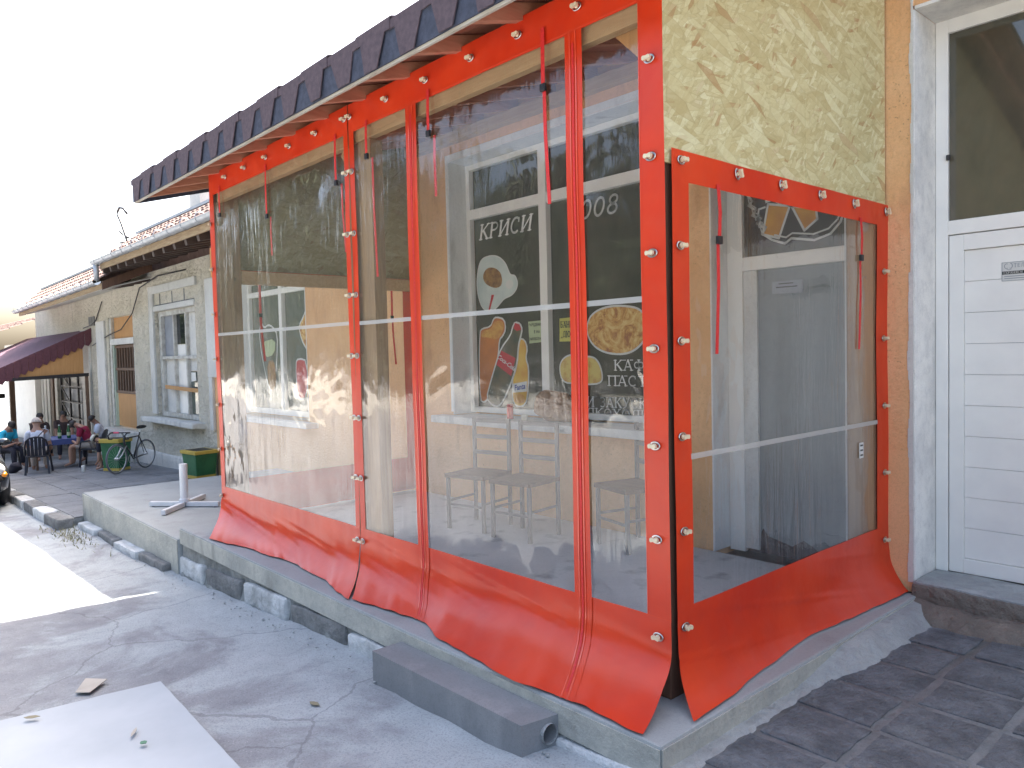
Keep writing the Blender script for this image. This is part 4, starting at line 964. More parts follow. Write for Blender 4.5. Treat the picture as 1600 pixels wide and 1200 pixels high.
# front left curtain
c1 = thing('clear_curtain', 'left front red bordered clear curtain, narrowest and farthest along the terrace edge', 'curtain', (-3.7, 0, 0), 'red bordered clear curtains of the porch')
A = Curtain(c1, fb, [(-4.95, .50, .30), (-4.2, .45, .20), (-3.6, .40, .15), (-3.1, .34, .18), (-2.52, .32, .28)], ZC, 1.1, 3.3)
A.patch('film', -4.862, -2.568, ZC, ZT, M['film'], 0, .03, .03)
A.patch('top_band', -4.95, -2.515, ZT, ZB, M['pvc'], .003)
A.patch('side_band', -4.95, -4.858, ZC, ZT, M['pvc'], .003)
A.patch('side_band', -2.572, -2.515, ZC, ZT, M['pvc'], .003)
A.patch('bottom_band', -4.95, -2.515, .012, ZC + .006, M['pvc'], .004, .02, .012)
A.patch('weld_line', -4.862, -2.568, ZT + .006, ZT + .010, M['pvc_edge'], .005); A.patch('weld_line', -4.866, -4.862, ZC, ZT, M['pvc_edge'], .005, .01); A.patch('weld_line', -4.95, -2.515, ZC + .006, ZC + .010, M['pvc_edge'], .005)
A.patch('film_seam', -4.86, -2.57, 1.705, 1.73, M['seam'], .004)
for i in range(6): button(c1, fb(-4.56 + .405 * i if i < 5 else -2.545, .012, 3.05), (0, -1, 0), R(90) if i < 5 else R(90))
for z in KZ: button(c1, A.P(-2.545, z, .008), (0, -1, 0), R(90)); button(c1, A.P(-4.92, z, .008), (-.5, -1, 0), R(90))
strap(A, -4.70, 3.0, 2.75, 2.75, .01); strap(A, -3.76, 3.0, 2.60, 2.30, .010, -.02); strap(A, -2.67, 2.98, 2.66, 2.20, .010, -.03, .03)
# front right curtain
c2 = thing('clear_curtain', 'wide front red bordered clear curtain with two zip strips, nearest the terrace corner', 'curtain', (-1.2, 0, 0), 'red bordered clear curtains of the porch')
Bc = Curtain(c2, fb, [(-2.51, .33, .27), (-2.1, .28, .22), (-1.78, .20, .19), (-1.4, .19, .29), (-.8, .18, .34), (-.5, .16, .31), (-.02, .09, .315)], ZC, 1.2, 8.1)
def film_b(u0, u1): Bc.patch('film', u0, u1, ZC, ZT, M['film'], 0, .03, .03)
film_b(-2.45, -1.84); film_b(-1.74, -.542); film_b(-.438, -.118)
Bc.patch('top_band', -2.51, .008, ZT, ZB, M['pvc'], .003)
Bc.patch('side_band', -2.51, -2.448, ZC, ZT, M['pvc'], .003)
Bc.patch('side_band', -.12, .008, ZC, ZT, M['pvc'], .003)
Bc.patch('bottom_band', -2.51, .008, .012, ZC + .006, M['pvc'], .004, .02, .012)
Bc.patch('weld_line', -2.448, -.12, ZT + .006, ZT + .010, M['pvc_edge'], .005); Bc.patch('weld_line', -.118, -.114, ZC, ZT, M['pvc_edge'], .005, .01); Bc.patch('weld_line', -2.51, .008, ZC + .006, ZC + .010, M['pvc_edge'], .005)
for u in (-1.79, -.49):
    zs = Bc.patch('zip_strip', u - .053, u + .053, .012, ZT, M['pvc'], .008, .02, .02)
    for q in (-.018, .018): Bc.patch('piping', u + q - .003, u + q + .003, .012, ZT, M['pvc_edge'], .0125, .01, .02, zs)
    Bc.patch('zip_teeth', u - .006, u + .006, .03, ZT - .05, M['strap'], .0115, .01, .02, zs)
Bc.patch('film_seam', -2.45, -.12, 1.70, 1.725, M['seam'], .003)
for x in (-2.475, -2.04, -1.63, -1.22, -.85, -.455): button(c2, fb(x, .012, 3.05), (0, -1, 0), R(90))
for z in KZ: button(c2, Bc.P(-2.478, z, .008), (0, -1, 0), R(90)); button(c2, Bc.P(-.058, z, .008), (0, -1, 0), R(90))
strap(Bc, -2.275, 2.98, 2.755, 2.0, .010, -.03, .02); strap(Bc, -1.61, 2.99, 2.745, 2.40, .010, -.03); strap(Bc, -.68, 3.03, 2.75, 2.20, .010, .006, .02)
# side curtain
sb_ = lambda u, o_, z: Vector((o_ + .004, u, z))
c3 = thing('clear_curtain', 'side red bordered clear curtain in front of the cafe door, under the bare OSB board', 'curtain', (0, 1.1, 0), 'red bordered clear curtains of the porch')
Cc = Curtain(c3, sb_, [(.03, -.13, .17), (.25, -.08, .15), (.6, -.02, .10), (1.1, 0, .055), (1.5, 0, .09), (2.2, -.04, .13)], .384, .9, 15.7)
Cc.patch('film', .150, 2.045, .384, 2.205, M['film'], 0, .03, .03)
Cc.patch('top_band', .035, 2.205, 2.20, 2.33, M['pvc'], .003)
Cc.patch('side_band', .035, .155, .384, 2.202, M['pvc'], .0035); Cc.patch('side_band', 2.04, 2.205, .384, 2.202, M['pvc'], .0035)
Cc.patch('bottom_band', .035, 2.205, .012, .39, M['pvc'], .004, .02, .012)
Cc.patch('film_seam', .15, 2.045, 1.02, 1.045, M['seam'], .004)
for u in (.10, .53, .925, 1.33, 1.73, 2.16): button(c3, sb_(u, .012, 2.287), (1, 0, 0), R(90) if u in (.1,) else R(20))
for z in (1.93, 1.53, 1.125, .72, .318): button(c3, Cc.P(.085, z, .008), (1, 0, 0), R(90)); button(c3, Cc.P(2.135, z, .008), (1, 0, 0), R(90))
strap(Cc, .37, 2.22, 1.975, 1.47, .012, .008, -.02); strap(Cc, 1.81, 2.22, 1.99, 1.47, .012, .008, -.02)
tgq = build('care_tag', B(.006, .009, 1.80, 1.85, .84, .93), M['d_white'], c3)
for k in range(3): build('care_tag_print', B(.0092, .0098, 1.808, 1.842, .853 + .028 * k, .862 + .028 * k), M['d_ink'], tgq)
# far end curtain
eb_ = lambda u, o_, z: Vector((-4.955 - o_, u, z))
c4 = thing('clear_curtain', 'far end red bordered clear curtain seen through the front one, below the dark OSB board', 'curtain', (-4.95, 1.1, 0), 'red bordered clear curtains of the porch')
Dc = Curtain(c4, eb_, [(.15, -.05, .1), (1.1, 0, .06), (2.18, 0, .1)], .384, .9, 33.7)
Dc.patch('film', .24, 2.03, .384, 2.20, M['film'], 0, .05, .05)
Dc.patch('top_band', .14, 2.17, 2.195, 2.31, M['pvc'], .003); Dc.patch('side_band', .14, .245, .384, 2.20, M['pvc'], .0035); Dc.patch('side_band', 2.025, 2.17, .384, 2.20, M['pvc'], .0035)
Dc.patch('bottom_band', .14, 2.17, .012, .39, M['pvc'], .004, .04, .03)
for z in (1.93, 1.53, 1.125, .72, .318): button(c4, Dc.P(.19, z, .008), (-1, 0, 0), R(90)); button(c4, Dc.P(2.1, z, .008), (-1, 0, 0), R(90))
strap(Dc, .42, 2.20, 1.90, 1.47, -.02, -.02, .03); strap(Dc, 1.87, 2.20, 1.90, 1.40, -.02, -.02, .03)

# ------------------------------------------------------------------ things inside the porch
def porch_chair(loc, rz, label):
    r_ = thing('cafe_chair', label, 'chair', loc, 'metal chairs inside the porch')
    def bb(name, m_): 
        m_.xf(Matrix.Translation(Vector(loc)) @ Matrix.Rotation(rz, 4, 'Z')); return build(name, m_, M['pine_dk'] if name == 'seat' else M['lace'], r_, bevel=.002)
    for sx in (-1, 1):
        bb('leg', B(sx * .19 - .014, sx * .19 + .014, -.20, -.172, 0, .44)); bb('leg', B(sx * .19 - .014, sx * .19 + .014, .172, .20, 0, .92))
    bb('seat', B(-.21, .21, -.21, .19, .441, .475))
    for z in (.60, .74, .88): bb('back_rail', B(-.176, .176, .176, .196, z, z + .035))
    for z in (.2,):
        bb('stretcher', B(-.176, .176, -.192, -.178, z, z + .02)); bb('stretcher', B(-.197, -.183, -.17, .17, z + .03, z + .05)); bb('stretcher', B(.183, .197, -.17, .17, z + .03, z + .05))
M['pine_dk'] = wood('chair_seat_wood', (.22, .14, .09), (.15, .09, .06), 0)
porch_chair((-3.12, 1.52, .005), R(12), 'left one of the pair of slim chairs below the lettered window sill')
porch_chair((-2.58, 1.56, .005), R(8), 'right one of the pair of slim chairs below the lettered window sill')
porch_chair((-1.75, 1.9, .005), R(-15), 'slim chair beside the wall pier near the cafe door')
bg_ = MB(); bg_.ell((-2.95, 2.28, .98), (.24, .10, .14), 20, 14)
o = build('paper_bag', bg_, M['bread'], smooth=True); rough(o, .05, 7); o.location.z += .01; tag(o, 'crumpled brown paper bag lying on the lettered window sill', 'bag')
cn = MB().lathe([(.028, 0), (.033, .01), (.033, .13), (.027, .145)], (-3.44, 2.18, .867), 16)
o = build('drink_can', cn, M['can_red'], smooth=True); tag(o, 'red drink can standing on the lettered window sill', 'can')
cn = MB().lathe([(.025, 0), (.035, .05), (.036, .055), (.030, .055), (.02, .006)], (-3.22, 2.16, .867), 16)
o = build('saucer_cup', cn, M['straw'], smooth=True); tag(o, 'small beige cup on the window sill between the can and paper bag', 'cup')

# ------------------------------------------------------------------ concrete drain block, card sheet, litter
db = thing('drain_block', 'long grey concrete block with a round pipe hole against the terrace front', 'concrete block', (-.9, -.42, -.2))
mb = MB(); prof = []
y0, y1, z0, z1 = -.52, -.335, -.30, -.055; n = 24; cxp, czp, rp = -.385, -.125, .040
outer = []; inner = []
angs = sorted([math.atan2(zz - czp, yy - cxp) % (2 * math.pi) for yy in (y0, y1) for zz in (z0, z1)] + [2 * math.pi * i / 20 + .03 for i in range(20)]); n = 24
for i in range(n):
    a = angs[i]; dxx, dzz_ = math.cos(a), math.sin(a)
    k = min(((y1 - cxp) if dxx > 0 else (cxp - y0)) / max(abs(dxx), 1e-6), ((z1 - czp) if dzz_ > 0 else (czp - z0)) / max(abs(dzz_), 1e-6))
    outer.append((cxp + dxx * k, czp + dzz_ * k)); inner.append((cxp + dxx * rp, czp + dzz_ * rp))
def drop(x): return (g(x) - g(-.3)) * .55
for x in (-1.55, -.36):
    for p in outer + inner: mb.v.append((x + (.03 if x > -1 else 0) * (p[0] + .4) * 6, p[0], p[1] + drop(x) * .4))
for i in range(n):
    j = (i + 1) % n
    mb.f += [(i, j, 2 * n + j, 2 * n + i), (n + i, 3 * n + i, 3 * n + j, n + j), (i, n + i, n + j, j), (2 * n + i, 2 * n + j, 3 * n + j, 3 * n + i)]
build('block_body', mb, M['block'], db, bevel=.006)
build('pipe_liner', MB().tube([(-.5, cxp, czp), (-.345, cxp, czp)], rp + .004, 20, False), M['mortar_pale'], db, smooth=True)
sh = MB(); n = 24
ax_ = Vector((1.0, -.055, 0)); ay_ = Vector((-.15, -.99, 0)); o0 = Vector((-2.43, -1.325, 0))
for j in range(n + 1):
    for i in range(n + 1):
        p = o0 + ax_ * (2.2 * i / n) + ay_ * (1.7 * j / n)
        e = min(i, n - i, j, n - j)
        z = g(p.x) + .022 + .012 * noise.noise((p.x * 1.5, p.y * 1.5, 2)) + (.006 if e < 1 else 0) + .004 * abs(noise.noise((p.x * 6, p.y * 6, 0)))
        if i < 6 and abs(i - 5) < 1: z += .004
        sh.v.append((p.x, p.y, z))
nn = len(sh.v)
sh.v += [(x, y, z - .006) for x, y, z in sh.v]
for j in range(n):
    for i in range(n):
        a = j * (n + 1) + i; sh.f += [(a, a + 1, a + n + 2, a + n + 1), (nn + a, nn + a + n + 1, nn + a + n + 2, nn + a + 1)]
for i in range(n):
    a = i; sh.f.append((a, nn + a, nn + a + 1, a + 1)); a = n * (n + 1) + i; sh.f.append((a, a + 1, nn + a + 1, nn + a))
    a = i * (n + 1); sh.f.append((a, a + n + 1, nn + a + n + 1, nn + a)); a = i * (n + 1) + n; sh.f.append((a, nn + a, nn + a + n + 1, a + n + 1))
o = build('white_sheet', sh, M['sheet'], smooth=True); o.data.set_sharp_from_angle(angle=R(35)); tag(o, 'large white board lying flat on the road in the foreground', 'board')
def litter(name, label, cat, x, y, z, pts, material, t=.003, rz=0):
    o_ = build(name, MB().prism(pts, lambda u, v, tt: (u, v, tt), t), material); o_.location = (x, y, z); o_.rotation_euler = (.05, -.04, rz); tag(o_, label, cat)
litter('cardboard_piece', 'flat torn piece of grey cardboard at the edge of the white board', 'cardboard', -2.72, -1.60, g(-2.7) + .02, [(-.11, -.06), (.10, -.05), (.13, .03), (-.04, .07)], M['card'], .004, -.5)
lp = [(-.04, 0), (-.02, .012), (.01, .014), (.04, 0), (.01, -.014), (-.02, -.012)]
litter('dry_leaf', 'dry leaf lying on the far left part of the white board', 'leaf', -2.42, -1.93, g(-2.4) + .04, lp, M['leaf_dry'], .002, .9)
litter('dry_leaf', 'slender pale leaf lying on the middle of the white board', 'leaf', -1.85, -1.62, g(-1.9) + .04, [(p[0] * 1.3, p[1] * .6) for p in lp], M['card'], .002, -.5)
litter('dry_leaf', 'small green leaf lying on the white board', 'leaf', -1.70, -1.62, g(-1.7) + .04, [(p[0] * .5, p[1]) for p in lp], M['green_bin'], .002, .3)
litter('dry_leaf', 'brown leaf lying on the road in front of the drain block', 'leaf', -1.55, -.86, g(-1.55) + .01, lp, M['leaf_dry'], .003, .2)
# crumbs of rubble along the kerb
mb = MB()
for i in range(220):
    x = random.uniform(-9.5, .1); y = -.40 - abs(random.gauss(0, .07)); s_ = random.uniform(.003, .012)
    if x < -8.5: y -= .12
    z = g(x) + s_ * .3 + (.02 if y > -.6 else 0); mb.ell((x, y, z), (s_, s_ * random.uniform(.6, 1), s_ * .6), 5, 3)
for i in range(70):
    x = random.uniform(-8.8, .5); y = random.uniform(-2.5, -.6); s_ = random.uniform(.002, .004); mb.ell((x, y, g(x) + s_ * .3), (s_, s_, s_ * .6), 5, 3)
build('rubble', mb, M['mortar_pale'], kind='stuff')['label'] = 'small stones and mortar crumbs scattered along the kerb'
# dry weeds at the kerb gap
mb = MB()
for i in range(260):
    x = random.gauss(-7.9, .5); y = -.62 + random.gauss(0, .09); a = random.uniform(0, 6.28); h_ = random.uniform(.02, .07); l_ = random.uniform(.02, .06)
    p = Vector((x, y, g(x))); q = p + Vector((math.cos(a) * l_, math.sin(a) * l_, h_)); s_ = Vector((-math.sin(a), math.cos(a), 0)) * .006
    b0 = len(mb.v); mb.v += [tuple(p - s_), tuple(p + s_), tuple(q)]; mb.f.append((b0, b0 + 1, b0 + 2))
build('dry_weeds', mb, foliage('dry_weed', (.16, .16, .08), (.25, .23, .13)), kind='stuff', fixn=False)['label'] = 'dry weeds growing at the end of the low terrace'

# ------------------------------------------------------------------ parasol base on the low terrace
us = thing('parasol_base', 'white metal cross-shaped parasol base with short tube on the low terrace', 'parasol base', (-6.62, .22, -.1))
for k, (L_, a) in enumerate(((.80, R(41)), (.92, R(135)))):
    d = Vector((math.cos(a), math.sin(a), 0)); c = Vector((-6.62, .22, -.068 + .0 * k))
    for s_ in (-1, 1):
        build('arm', MB().bar(c + d * s_ * .03, c + d * s_ * L_ / 2, .05, .05), M['white_metal'], us, bevel=.006)
        build('foot', MB().lathe([(.02, 0), (.02, .008)], tuple(c + d * s_ * (L_ / 2 - .04) + Vector((0, 0, -.032))), 10), M['black'], us)
build('tube', MB().tube([(-6.62, .22, -.05), (-6.62, .22, .37)], .042, 20), M['white_metal'], us, smooth=False)
build('collar', MB().lathe([(.055, 0), (.055, .03), (.045, .04)], (-6.62, .22, -.045), 20), M['white_metal'], us)

# ------------------------------------------------------------------ old cream building
ob = thing('old_house', 'old rough cream rendered house with weathered window and brown slatted door', 'house', (-14, WY, -.5))
W = MB()
def ow(x0, x1, z0, z1, y0=WY): build('wall', B(x0, x1, y0, 3.0, z0, z1), M['cream_wall'], ob)
ow(-11.7, -10.9, -.8, 3.25); ow(-13.9, -11.7, -.8, .40); ow(-13.9, -11.7, 2.55, 3.25); ow(-15.35, -13.9, -.8, 3.25)
ow(-17.3, -15.35, 2.50, 3.2); ow(-17.3, -15.35, -.8, .02); ow(-19.75, -17.3, -.8, 3.15); ow(-25.5, -19.75, 1.95, 3.1)
t2 = MB(); t2.box(-14.15, -13.9, WY - .045, WY, .45, 2.95); t2.box(-13.9, -11.55, WY - .045, WY, 2.80, 2.95)
t2.box(-11.05, -10.9, WY - .05, WY, .3, 2.85); t2.box(-11.05, -10.3, WY - .06, WY - .001, 1.2, 2.85)
build('raised_surround', t2, M['cream_trim'], ob, bevel=.01)
t3 = MB()
for x in (-13.55, -12.85, -12.2): t3.box(x, x + .02, WY - .010, WY + .001, 2.56, 2.79)
t3.box(-13.88, -11.7, WY - .012, WY + .001, 2.56, 2.58)
build('incised_lines', t3, M['kerb_dark'], ob)
lm = build('lintel', B(-13.9, -11.68, WY - .03, WY + .1, 2.46, 2.56), M['cream_trim'], ob, bevel=.01)
ws = build('window_sill', B(-14.35, -11.4, 1.98, WY + .12, .30, .40), M['pale_grey'], ob, bevel=.02); rough(ws, .04, 5, cuts=4)
# weathered window: frame, three lights in two rows, odd patched panes
fy_ = 2.36
mb = MB(); mb.box(-13.89, -13.74, fy_ - .10, fy_, .41, 2.45); mb.box(-11.80, -11.71, fy_ - .10, fy_, .41, 2.45); mb.box(-13.74, -11.80, fy_ - .10, fy_, 2.36, 2.45); mb.box(-13.74, -11.80, fy_ - .10, fy_, .41, .50)
ow_ = build('window', mb, M['old_paint'], ob, bevel=.006)
for x in (-13.08, -12.42): build('mullion', B(x - .03, x + .03, fy_ - .09, fy_ - .005, .50, 2.36), M['old_paint'], ow_, bevel=.004)
build('transom', B(-13.74, -11.80, fy_ - .105, fy_ - .006, 1.52, 1.58), M['old_paint'], ow_, bevel=.004)
build('plank', MB().bar((-13.55, fy_ - .12, .99), (-11.75, fy_ - .12, .95), .02, .07), M['ply'], ow_)
spec = [(-13.74, -13.11, 1.58, 2.36, 'grey_sheet'), (-13.05, -12.45, 1.80, 2.36, 'window_dark'), (-13.05, -12.45, 1.58, 1.79, 'frame'), (-12.39, -11.80, 1.58, 2.36, 'pale_grey'),
        (-13.74, -13.11, .50, 1.52, 'pale_grey'), (-13.05, -12.45, .50, 1.52, 'frame'), (-12.39, -11.80, 1.30, 1.52, 'pale_grey'), (-12.39, -11.80, .50, 1.29, 'pane2')]
for a, b_, c, d, ma in spec: build('pane', B(a, b_, fy_ - .03, fy_ - .02, c, d), M[ma], ow_)
build('broken_shard', MB().prism([(-12.10, 1.05), (-11.81, 1.29), (-11.81, .70), (-11.92, .66), (-12.12, .82)], lambda u, v, t: (u, fy_ - .035 - t, v), .004), M['window_dark'], ow_)
build('broken_shard', MB().prism([(-12.36, 1.10), (-12.12, 1.12), (-12.14, 1.27), (-12.36, 1.27)], lambda u, v, t: (u, fy_ - .035 - t, v), .004), M['frame'], ow_)
# plinth roughness at base
pl = build('plinth', B(-15.3, -10.95, WY - .05, WY + .01, -.75, -.30), M['pale_grey'], ob, bevel=.02); rough(pl, .035, 3, (0, 1, 1), 5)
# boarded door
dY = 2.34
od = build('door', B(-17.29, -17.12, dY - .12, dY, .03, 2.49), M['old_paint'], ob); build('door_jamb', B(-15.46, -15.36, dY - .12, dY, .03, 2.49), M['old_paint'], od)
build('green_jamb', B(-17.12, -17.05, dY - .1, dY, .03, 1.98), mat_plain('pale_green_paint', (.42, .50, .40), .6), od)
build('upper_board', B(-17.11, -15.47, dY - .06, dY - .04, 2.02, 2.49), M['ply'], od)
build('lintel_board', B(-17.2, -15.40, dY - .14, dY - .05, 1.88, 2.01), M['pale_grey'], od)
build('lower_board', B(-17.0, -15.50, dY - .06, dY - .04, .05, .78), M['ply'], od)
build('door_back', B(-17.05, -15.47, dY - .03, dY - .02, .78, 1.88), M['rafter_dark'], od)
for i in range(8): x = -16.98 + i * .205; build('slat', B(x, x + .05, dY - .07, dY - .035, .79, 1.87), M['door_wood'], od)
for z in (.79, 1.3, 1.80): build('rail', B(-17.02, -15.48, dY - .085, dY - .071, z, z + .06), M['door_wood'], od)
stp = build('door_threshold', B(-17.4, -15.2, 1.95, WY, -.65, .0), M['pale_grey'], ob, bevel=.02)
# pale stretch of wall left of the door with pilaster
t4 = MB(); t4.box(-19.7, -18.9, WY - .06, WY, -.7, 2.3); t4.box(-18.2, -17.5, WY - .05, WY, -.7, 2.45)
build('pilaster', t4, M['pale_grey'], ob, bevel=.01)
build('wall_vent', B(-18.9, -18.4, WY - .03, WY + .01, 2.38, 2.6), M['kerb_dark'], ob)
# cables
cbm = MB(); cbm.tube([(-12.0, WY - .03, 3.1), (-13.5, WY - .05, 3.12), (-14.6, WY - .06, 2.98), (-15.2, WY - .05, 2.5), (-16.1, WY - .04, 2.2), (-17.2, WY - .03, 2.1), (-18.6, WY - .04, 1.9)], .012, 6)
cbm.tube([(-17.6, WY - .03, 2.9), (-18.2, WY - .03, 2.5), (-18.6, WY - .04, 2.4), (-19.4, WY - .04, 2.35)], .012, 6)
build('cable', cbm, M['iron'], ob, smooth=True)
# roofs: R1 high part, R2 low part; wavy tiles
def tile_roof(name, e0, e1, r0, r1, y_e, y_r, root, ncol, nrow):
    mb = MB(); sub = 4; nu = ncol * sub
    for j in range(nrow):
        for half in (0, 1):
            t = (j + half) / nrow
            for i in range(nu + 1):
                s_ = i / nu; a = Vector((e0[0] + (e1[0] - e0[0]) * s_, y_e, e0[1] + (e1[1] - e0[1]) * s_)); b_ = Vector((r0[0] + (r1[0] - r0[0]) * s_, y_r, r0[1] + (r1[1] - r0[1]) * s_))
                p = a.lerp(b_, t); p.z += .028 * abs(math.sin(math.pi * s_ * ncol)) + (.03 if half == 0 else .0) + .012 * noise.noise((s_ * 40, j, 1)); mb.v.append(tuple(p))
    st_ = nu + 1
    for j in range(2 * nrow - 1):
        for i in range(nu): mb.f.append((j * st_ + i, j * st_ + i + 1, (j + 1) * st_ + i + 1, (j + 1) * st_ + i))
    o_ = build(name, mb, M['tile_old'], root, smooth=False, fixn=False); return o_
def half_gutter(a, b_, r, root):
    a, b_ = Vector(a), Vector(b_); mb = MB(); n_ = 10; N_ = 8
    for i in range(N_ + 1):
        p = a.lerp(b_, i / N_)
        for k in range(n_ + 1):
            t = math.pi + math.pi * k / n_; mb.v.append((p.x, p.y + r * math.cos(t), p.z + r * math.sin(t)))
    for i in range(N_):
        for k in range(n_): q = i * (n_ + 1) + k; mb.f.append((q, q + 1, q + n_ + 2, q + n_ + 1))
    o_ = build('gutter', mb, M['gutter'], root, smooth=True, fixn=False)
    for i in range(14):
        p = a.lerp(b_, (i + .5) / 14); build('gutter_bracket', MB().ring((p.x, p.y, p.z), r + .004, .006, (1, 0, 0), 16, 4), M['gutter'], o_)
    return o_
r1 = tile_roof('roof', (-14.1, 3.42), (-5.9, 3.44), (-15.4, 4.17), (-5.9, 4.19), 1.3, 2.42, ob, 44, 4)
build('ridge_board', MB().bar((-15.45, 2.42, 4.21), (-5.9, 2.42, 4.23), .12, .05), M['gutter'], r1)
half_gutter((-14.15, 1.22, 3.40), (-5.9, 1.22, 3.42), .075, ob)
build('fascia', B(-14.05, -5.9, 1.30, 1.33, 3.25, 3.36), M['fascia_old'], ob)
for i in range(18): x = -14.0 + i * .5; build('rafter', MB().bar((x, 1.335, 3.22), (x, 2.2, 3.42), .09, .11), M['rafter_dark'], ob)
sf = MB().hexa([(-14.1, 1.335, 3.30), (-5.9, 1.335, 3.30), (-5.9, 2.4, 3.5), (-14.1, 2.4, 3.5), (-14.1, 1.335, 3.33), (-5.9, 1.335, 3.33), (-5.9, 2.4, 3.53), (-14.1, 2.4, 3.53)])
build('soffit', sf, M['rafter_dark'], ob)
bk = MB().hexa([(-15.4, 2.45, 3.3), (-5.9, 2.45, 3.3), (-5.9, 8, 3.0), (-15.4, 8, 3.0), (-15.4, 2.45, 4.15), (-5.9, 2.45, 4.15), (-5.9, 8, 3.1), (-15.4, 8, 3.1)])
build('rear_roof', bk, M['tile_old'], ob)
r2 = tile_roof('roof', (-22.6, 2.96), (-13.72, 3.06), (-25.4, 3.76), (-15.2, 3.86), 1.3, 2.42, ob, 46, 4)
build('ridge_board', MB().bar((-25.4, 2.42, 3.79), (-15.5, 2.42, 3.89), .12, .05), M['gutter'], r2)
half_gutter((-22.6, 1.22, 2.94), (-14.0, 1.22, 3.03), .075, ob)
build('fascia', MB().hexa([(-22.5, 1.30, 2.80), (-14.0, 1.30, 2.89), (-14.0, 1.33, 2.89), (-22.5, 1.33, 2.80), (-22.5, 1.30, 2.90), (-14.0, 1.30, 2.99), (-14.0, 1.33, 2.99), (-22.5, 1.33, 2.90)]), M['fascia_old'], ob)
build('verge_board', MB().hexa([(-13.98, 1.3, 2.86), (-13.94, 1.3, 2.86), (-13.94, 2.2, 3.26), (-13.98, 2.2, 3.26), (-13.98, 1.3, 3.02), (-13.94, 1.3, 3.02), (-13.94, 2.2, 3.42), (-13.98, 2.2, 3.42)]), M['brown_v'], ob)
build('soffit', MB().hexa([(-22.5, 1.33, 2.80), (-14.02, 1.33, 2.88), (-14.02, 2.2, 3.12), (-22.5, 2.2, 3.05), (-22.5, 1.33, 2.82), (-14.02, 1.33, 2.90), (-14.02, 2.2, 3.14), (-22.5, 2.2, 3.07)]), M['cream_trim'], ob)
for i in range(3):
    x = -15.2 + i * .55; build('rafter', MB().bar((x, 1.40, 2.93), (x, 2.2, 3.10), .06, .05), M['rafter_dark'], ob)
build('rear_roof', MB().hexa([(-25.4, 2.45, 2.8), (-15.4, 2.45, 2.8), (-15.4, 8, 2.6), (-25.4, 8, 2.6), (-25.4, 2.45, 3.74), (-15.4, 2.45, 3.84), (-15.4, 8, 2.7), (-25.4, 8, 2.7)]), M['tile_old'], ob)
build('downpipe', MB().tube([(-14.0, 1.22, 3.34), (-14.0, 1.22, 3.2), (-14.02, 1.22, 3.04)], .05, 10), M['gutter'], ob, smooth=True)
ch = build('chimney', B(-13.30, -12.75, 2.75, 3.3, 3.2, 4.80), M['cream_trim'], ob); build('chimney_cap', B(-13.36, -12.7, 2.69, 3.36, 4.801, 4.86), M['gutter'], ch)
# antenna
an = MB(); pts = [(-16.78, 2.6, 3.85), (-17.0, 2.6, 4.3), (-17.35, 2.6, 4.7), (-17.6, 2.6, 4.92), (-17.62, 2.6, 5.02), (-17.45, 2.6, 5.09), (-17.15, 2.6, 5.02), (-16.9, 2.6, 4.87)]
an.tube(pts, .028, 6)
for (a, b_) in (((-17.3, 2.6, 4.45), (-17.55, 2.6, 4.55)), ((-17.1, 2.6, 4.38), (-16.8, 2.6, 4.3)), ((-17.2, 2.6, 4.25), (-17.55, 2.6, 4.28))): an.tube([a, b_], .02, 5)
o = build('antenna', an, M['iron'], smooth=True); tag(o, 'bent wire antenna curling above the old tiled roof', 'antenna')

# ------------------------------------------------------------------ far house and awning lean-to
fh = thing('far_house', 'pale house with white wall and iron grille door under the plum awning', 'house', (-25, 2.4, -1))
for q_ in ((-32, -26.6, 2.3, 3, -1.4, 2.2), (-26.59, -25.7, 2.6, 3, -1.4, 2.2), (-21, -19.76, 2.45, 3, -1.4, 1.94)): build('wall', B(*q_), M['frame'], fh)
build('wall', B(-25.7, -21, 2.75, 2.8, -1.4, 2.4), M['pale_grey'], fh)
for x, ma in ((-26.55, 'cream_trim'), (-26.1, 'pale_grey'), (-25.6, 'cream_trim'), (-25.1, 'door_wood'), (-24.5, 'old_paint')): build('pilaster', B(x, x + .32, 2.45, 2.6, -1.3, 1.4), M[ma], fh)
gd = build('door', B(-24.0, -21.9, 2.60, 2.64, -1.1, .75), M['grey_sheet'], fh)
gm = MB()
for x in (-24.0, -22.9, -21.9, -20.95, -20.1): gm.box(x - .03, x + .03, 2.50, 2.55, -1.1, 1.35)
for i, z in enumerate((-1.0, -.55, -.1, .35, .8, 1.25)):
    gm.box(-24, -20.1, 2.505, 2.535, z, z + .035); gm.bar((-24, 2.52, z + .45), (-22.9, 2.52, z), .03, .03); gm.bar((-21.0, 2.52, z), (-20.1, 2.52, z + .35), .03, .03)
build('iron_grille', gm, M['iron'], fh)
tr_ = tile_roof('roof', (-38, 2.35), (-25.6, 2.45), (-38, 3.15), (-25.7, 3.12), 1.2, 2.9, fh, 50, 5)
build('fascia', B(-38, -25.6, 1.15, 1.22, 2.15, 2.36), M['pale_grey'], fh)
aw = thing('awning_lean_to', 'plum shingled lean-to awning with scalloped edge and orange OSB gable', 'awning', (-21, 1, -1))
AX = -18.8
asl = (2.10 - 1.06) / (2.05 - .0)  # rise per metre toward the wall
mb = MB().hexa([(-27, -.5, .95), (AX, -.5, .95), (AX, 2.2, 2.26), (-27, 2.2, 2.26), (-27, -.5, 1.0), (AX, -.5, 1.0), (AX, 2.2, 2.31), (-27, 2.2, 2.31)])
build('awning_deck', mb, M['awning'], aw)
ed = MB(); n = 18
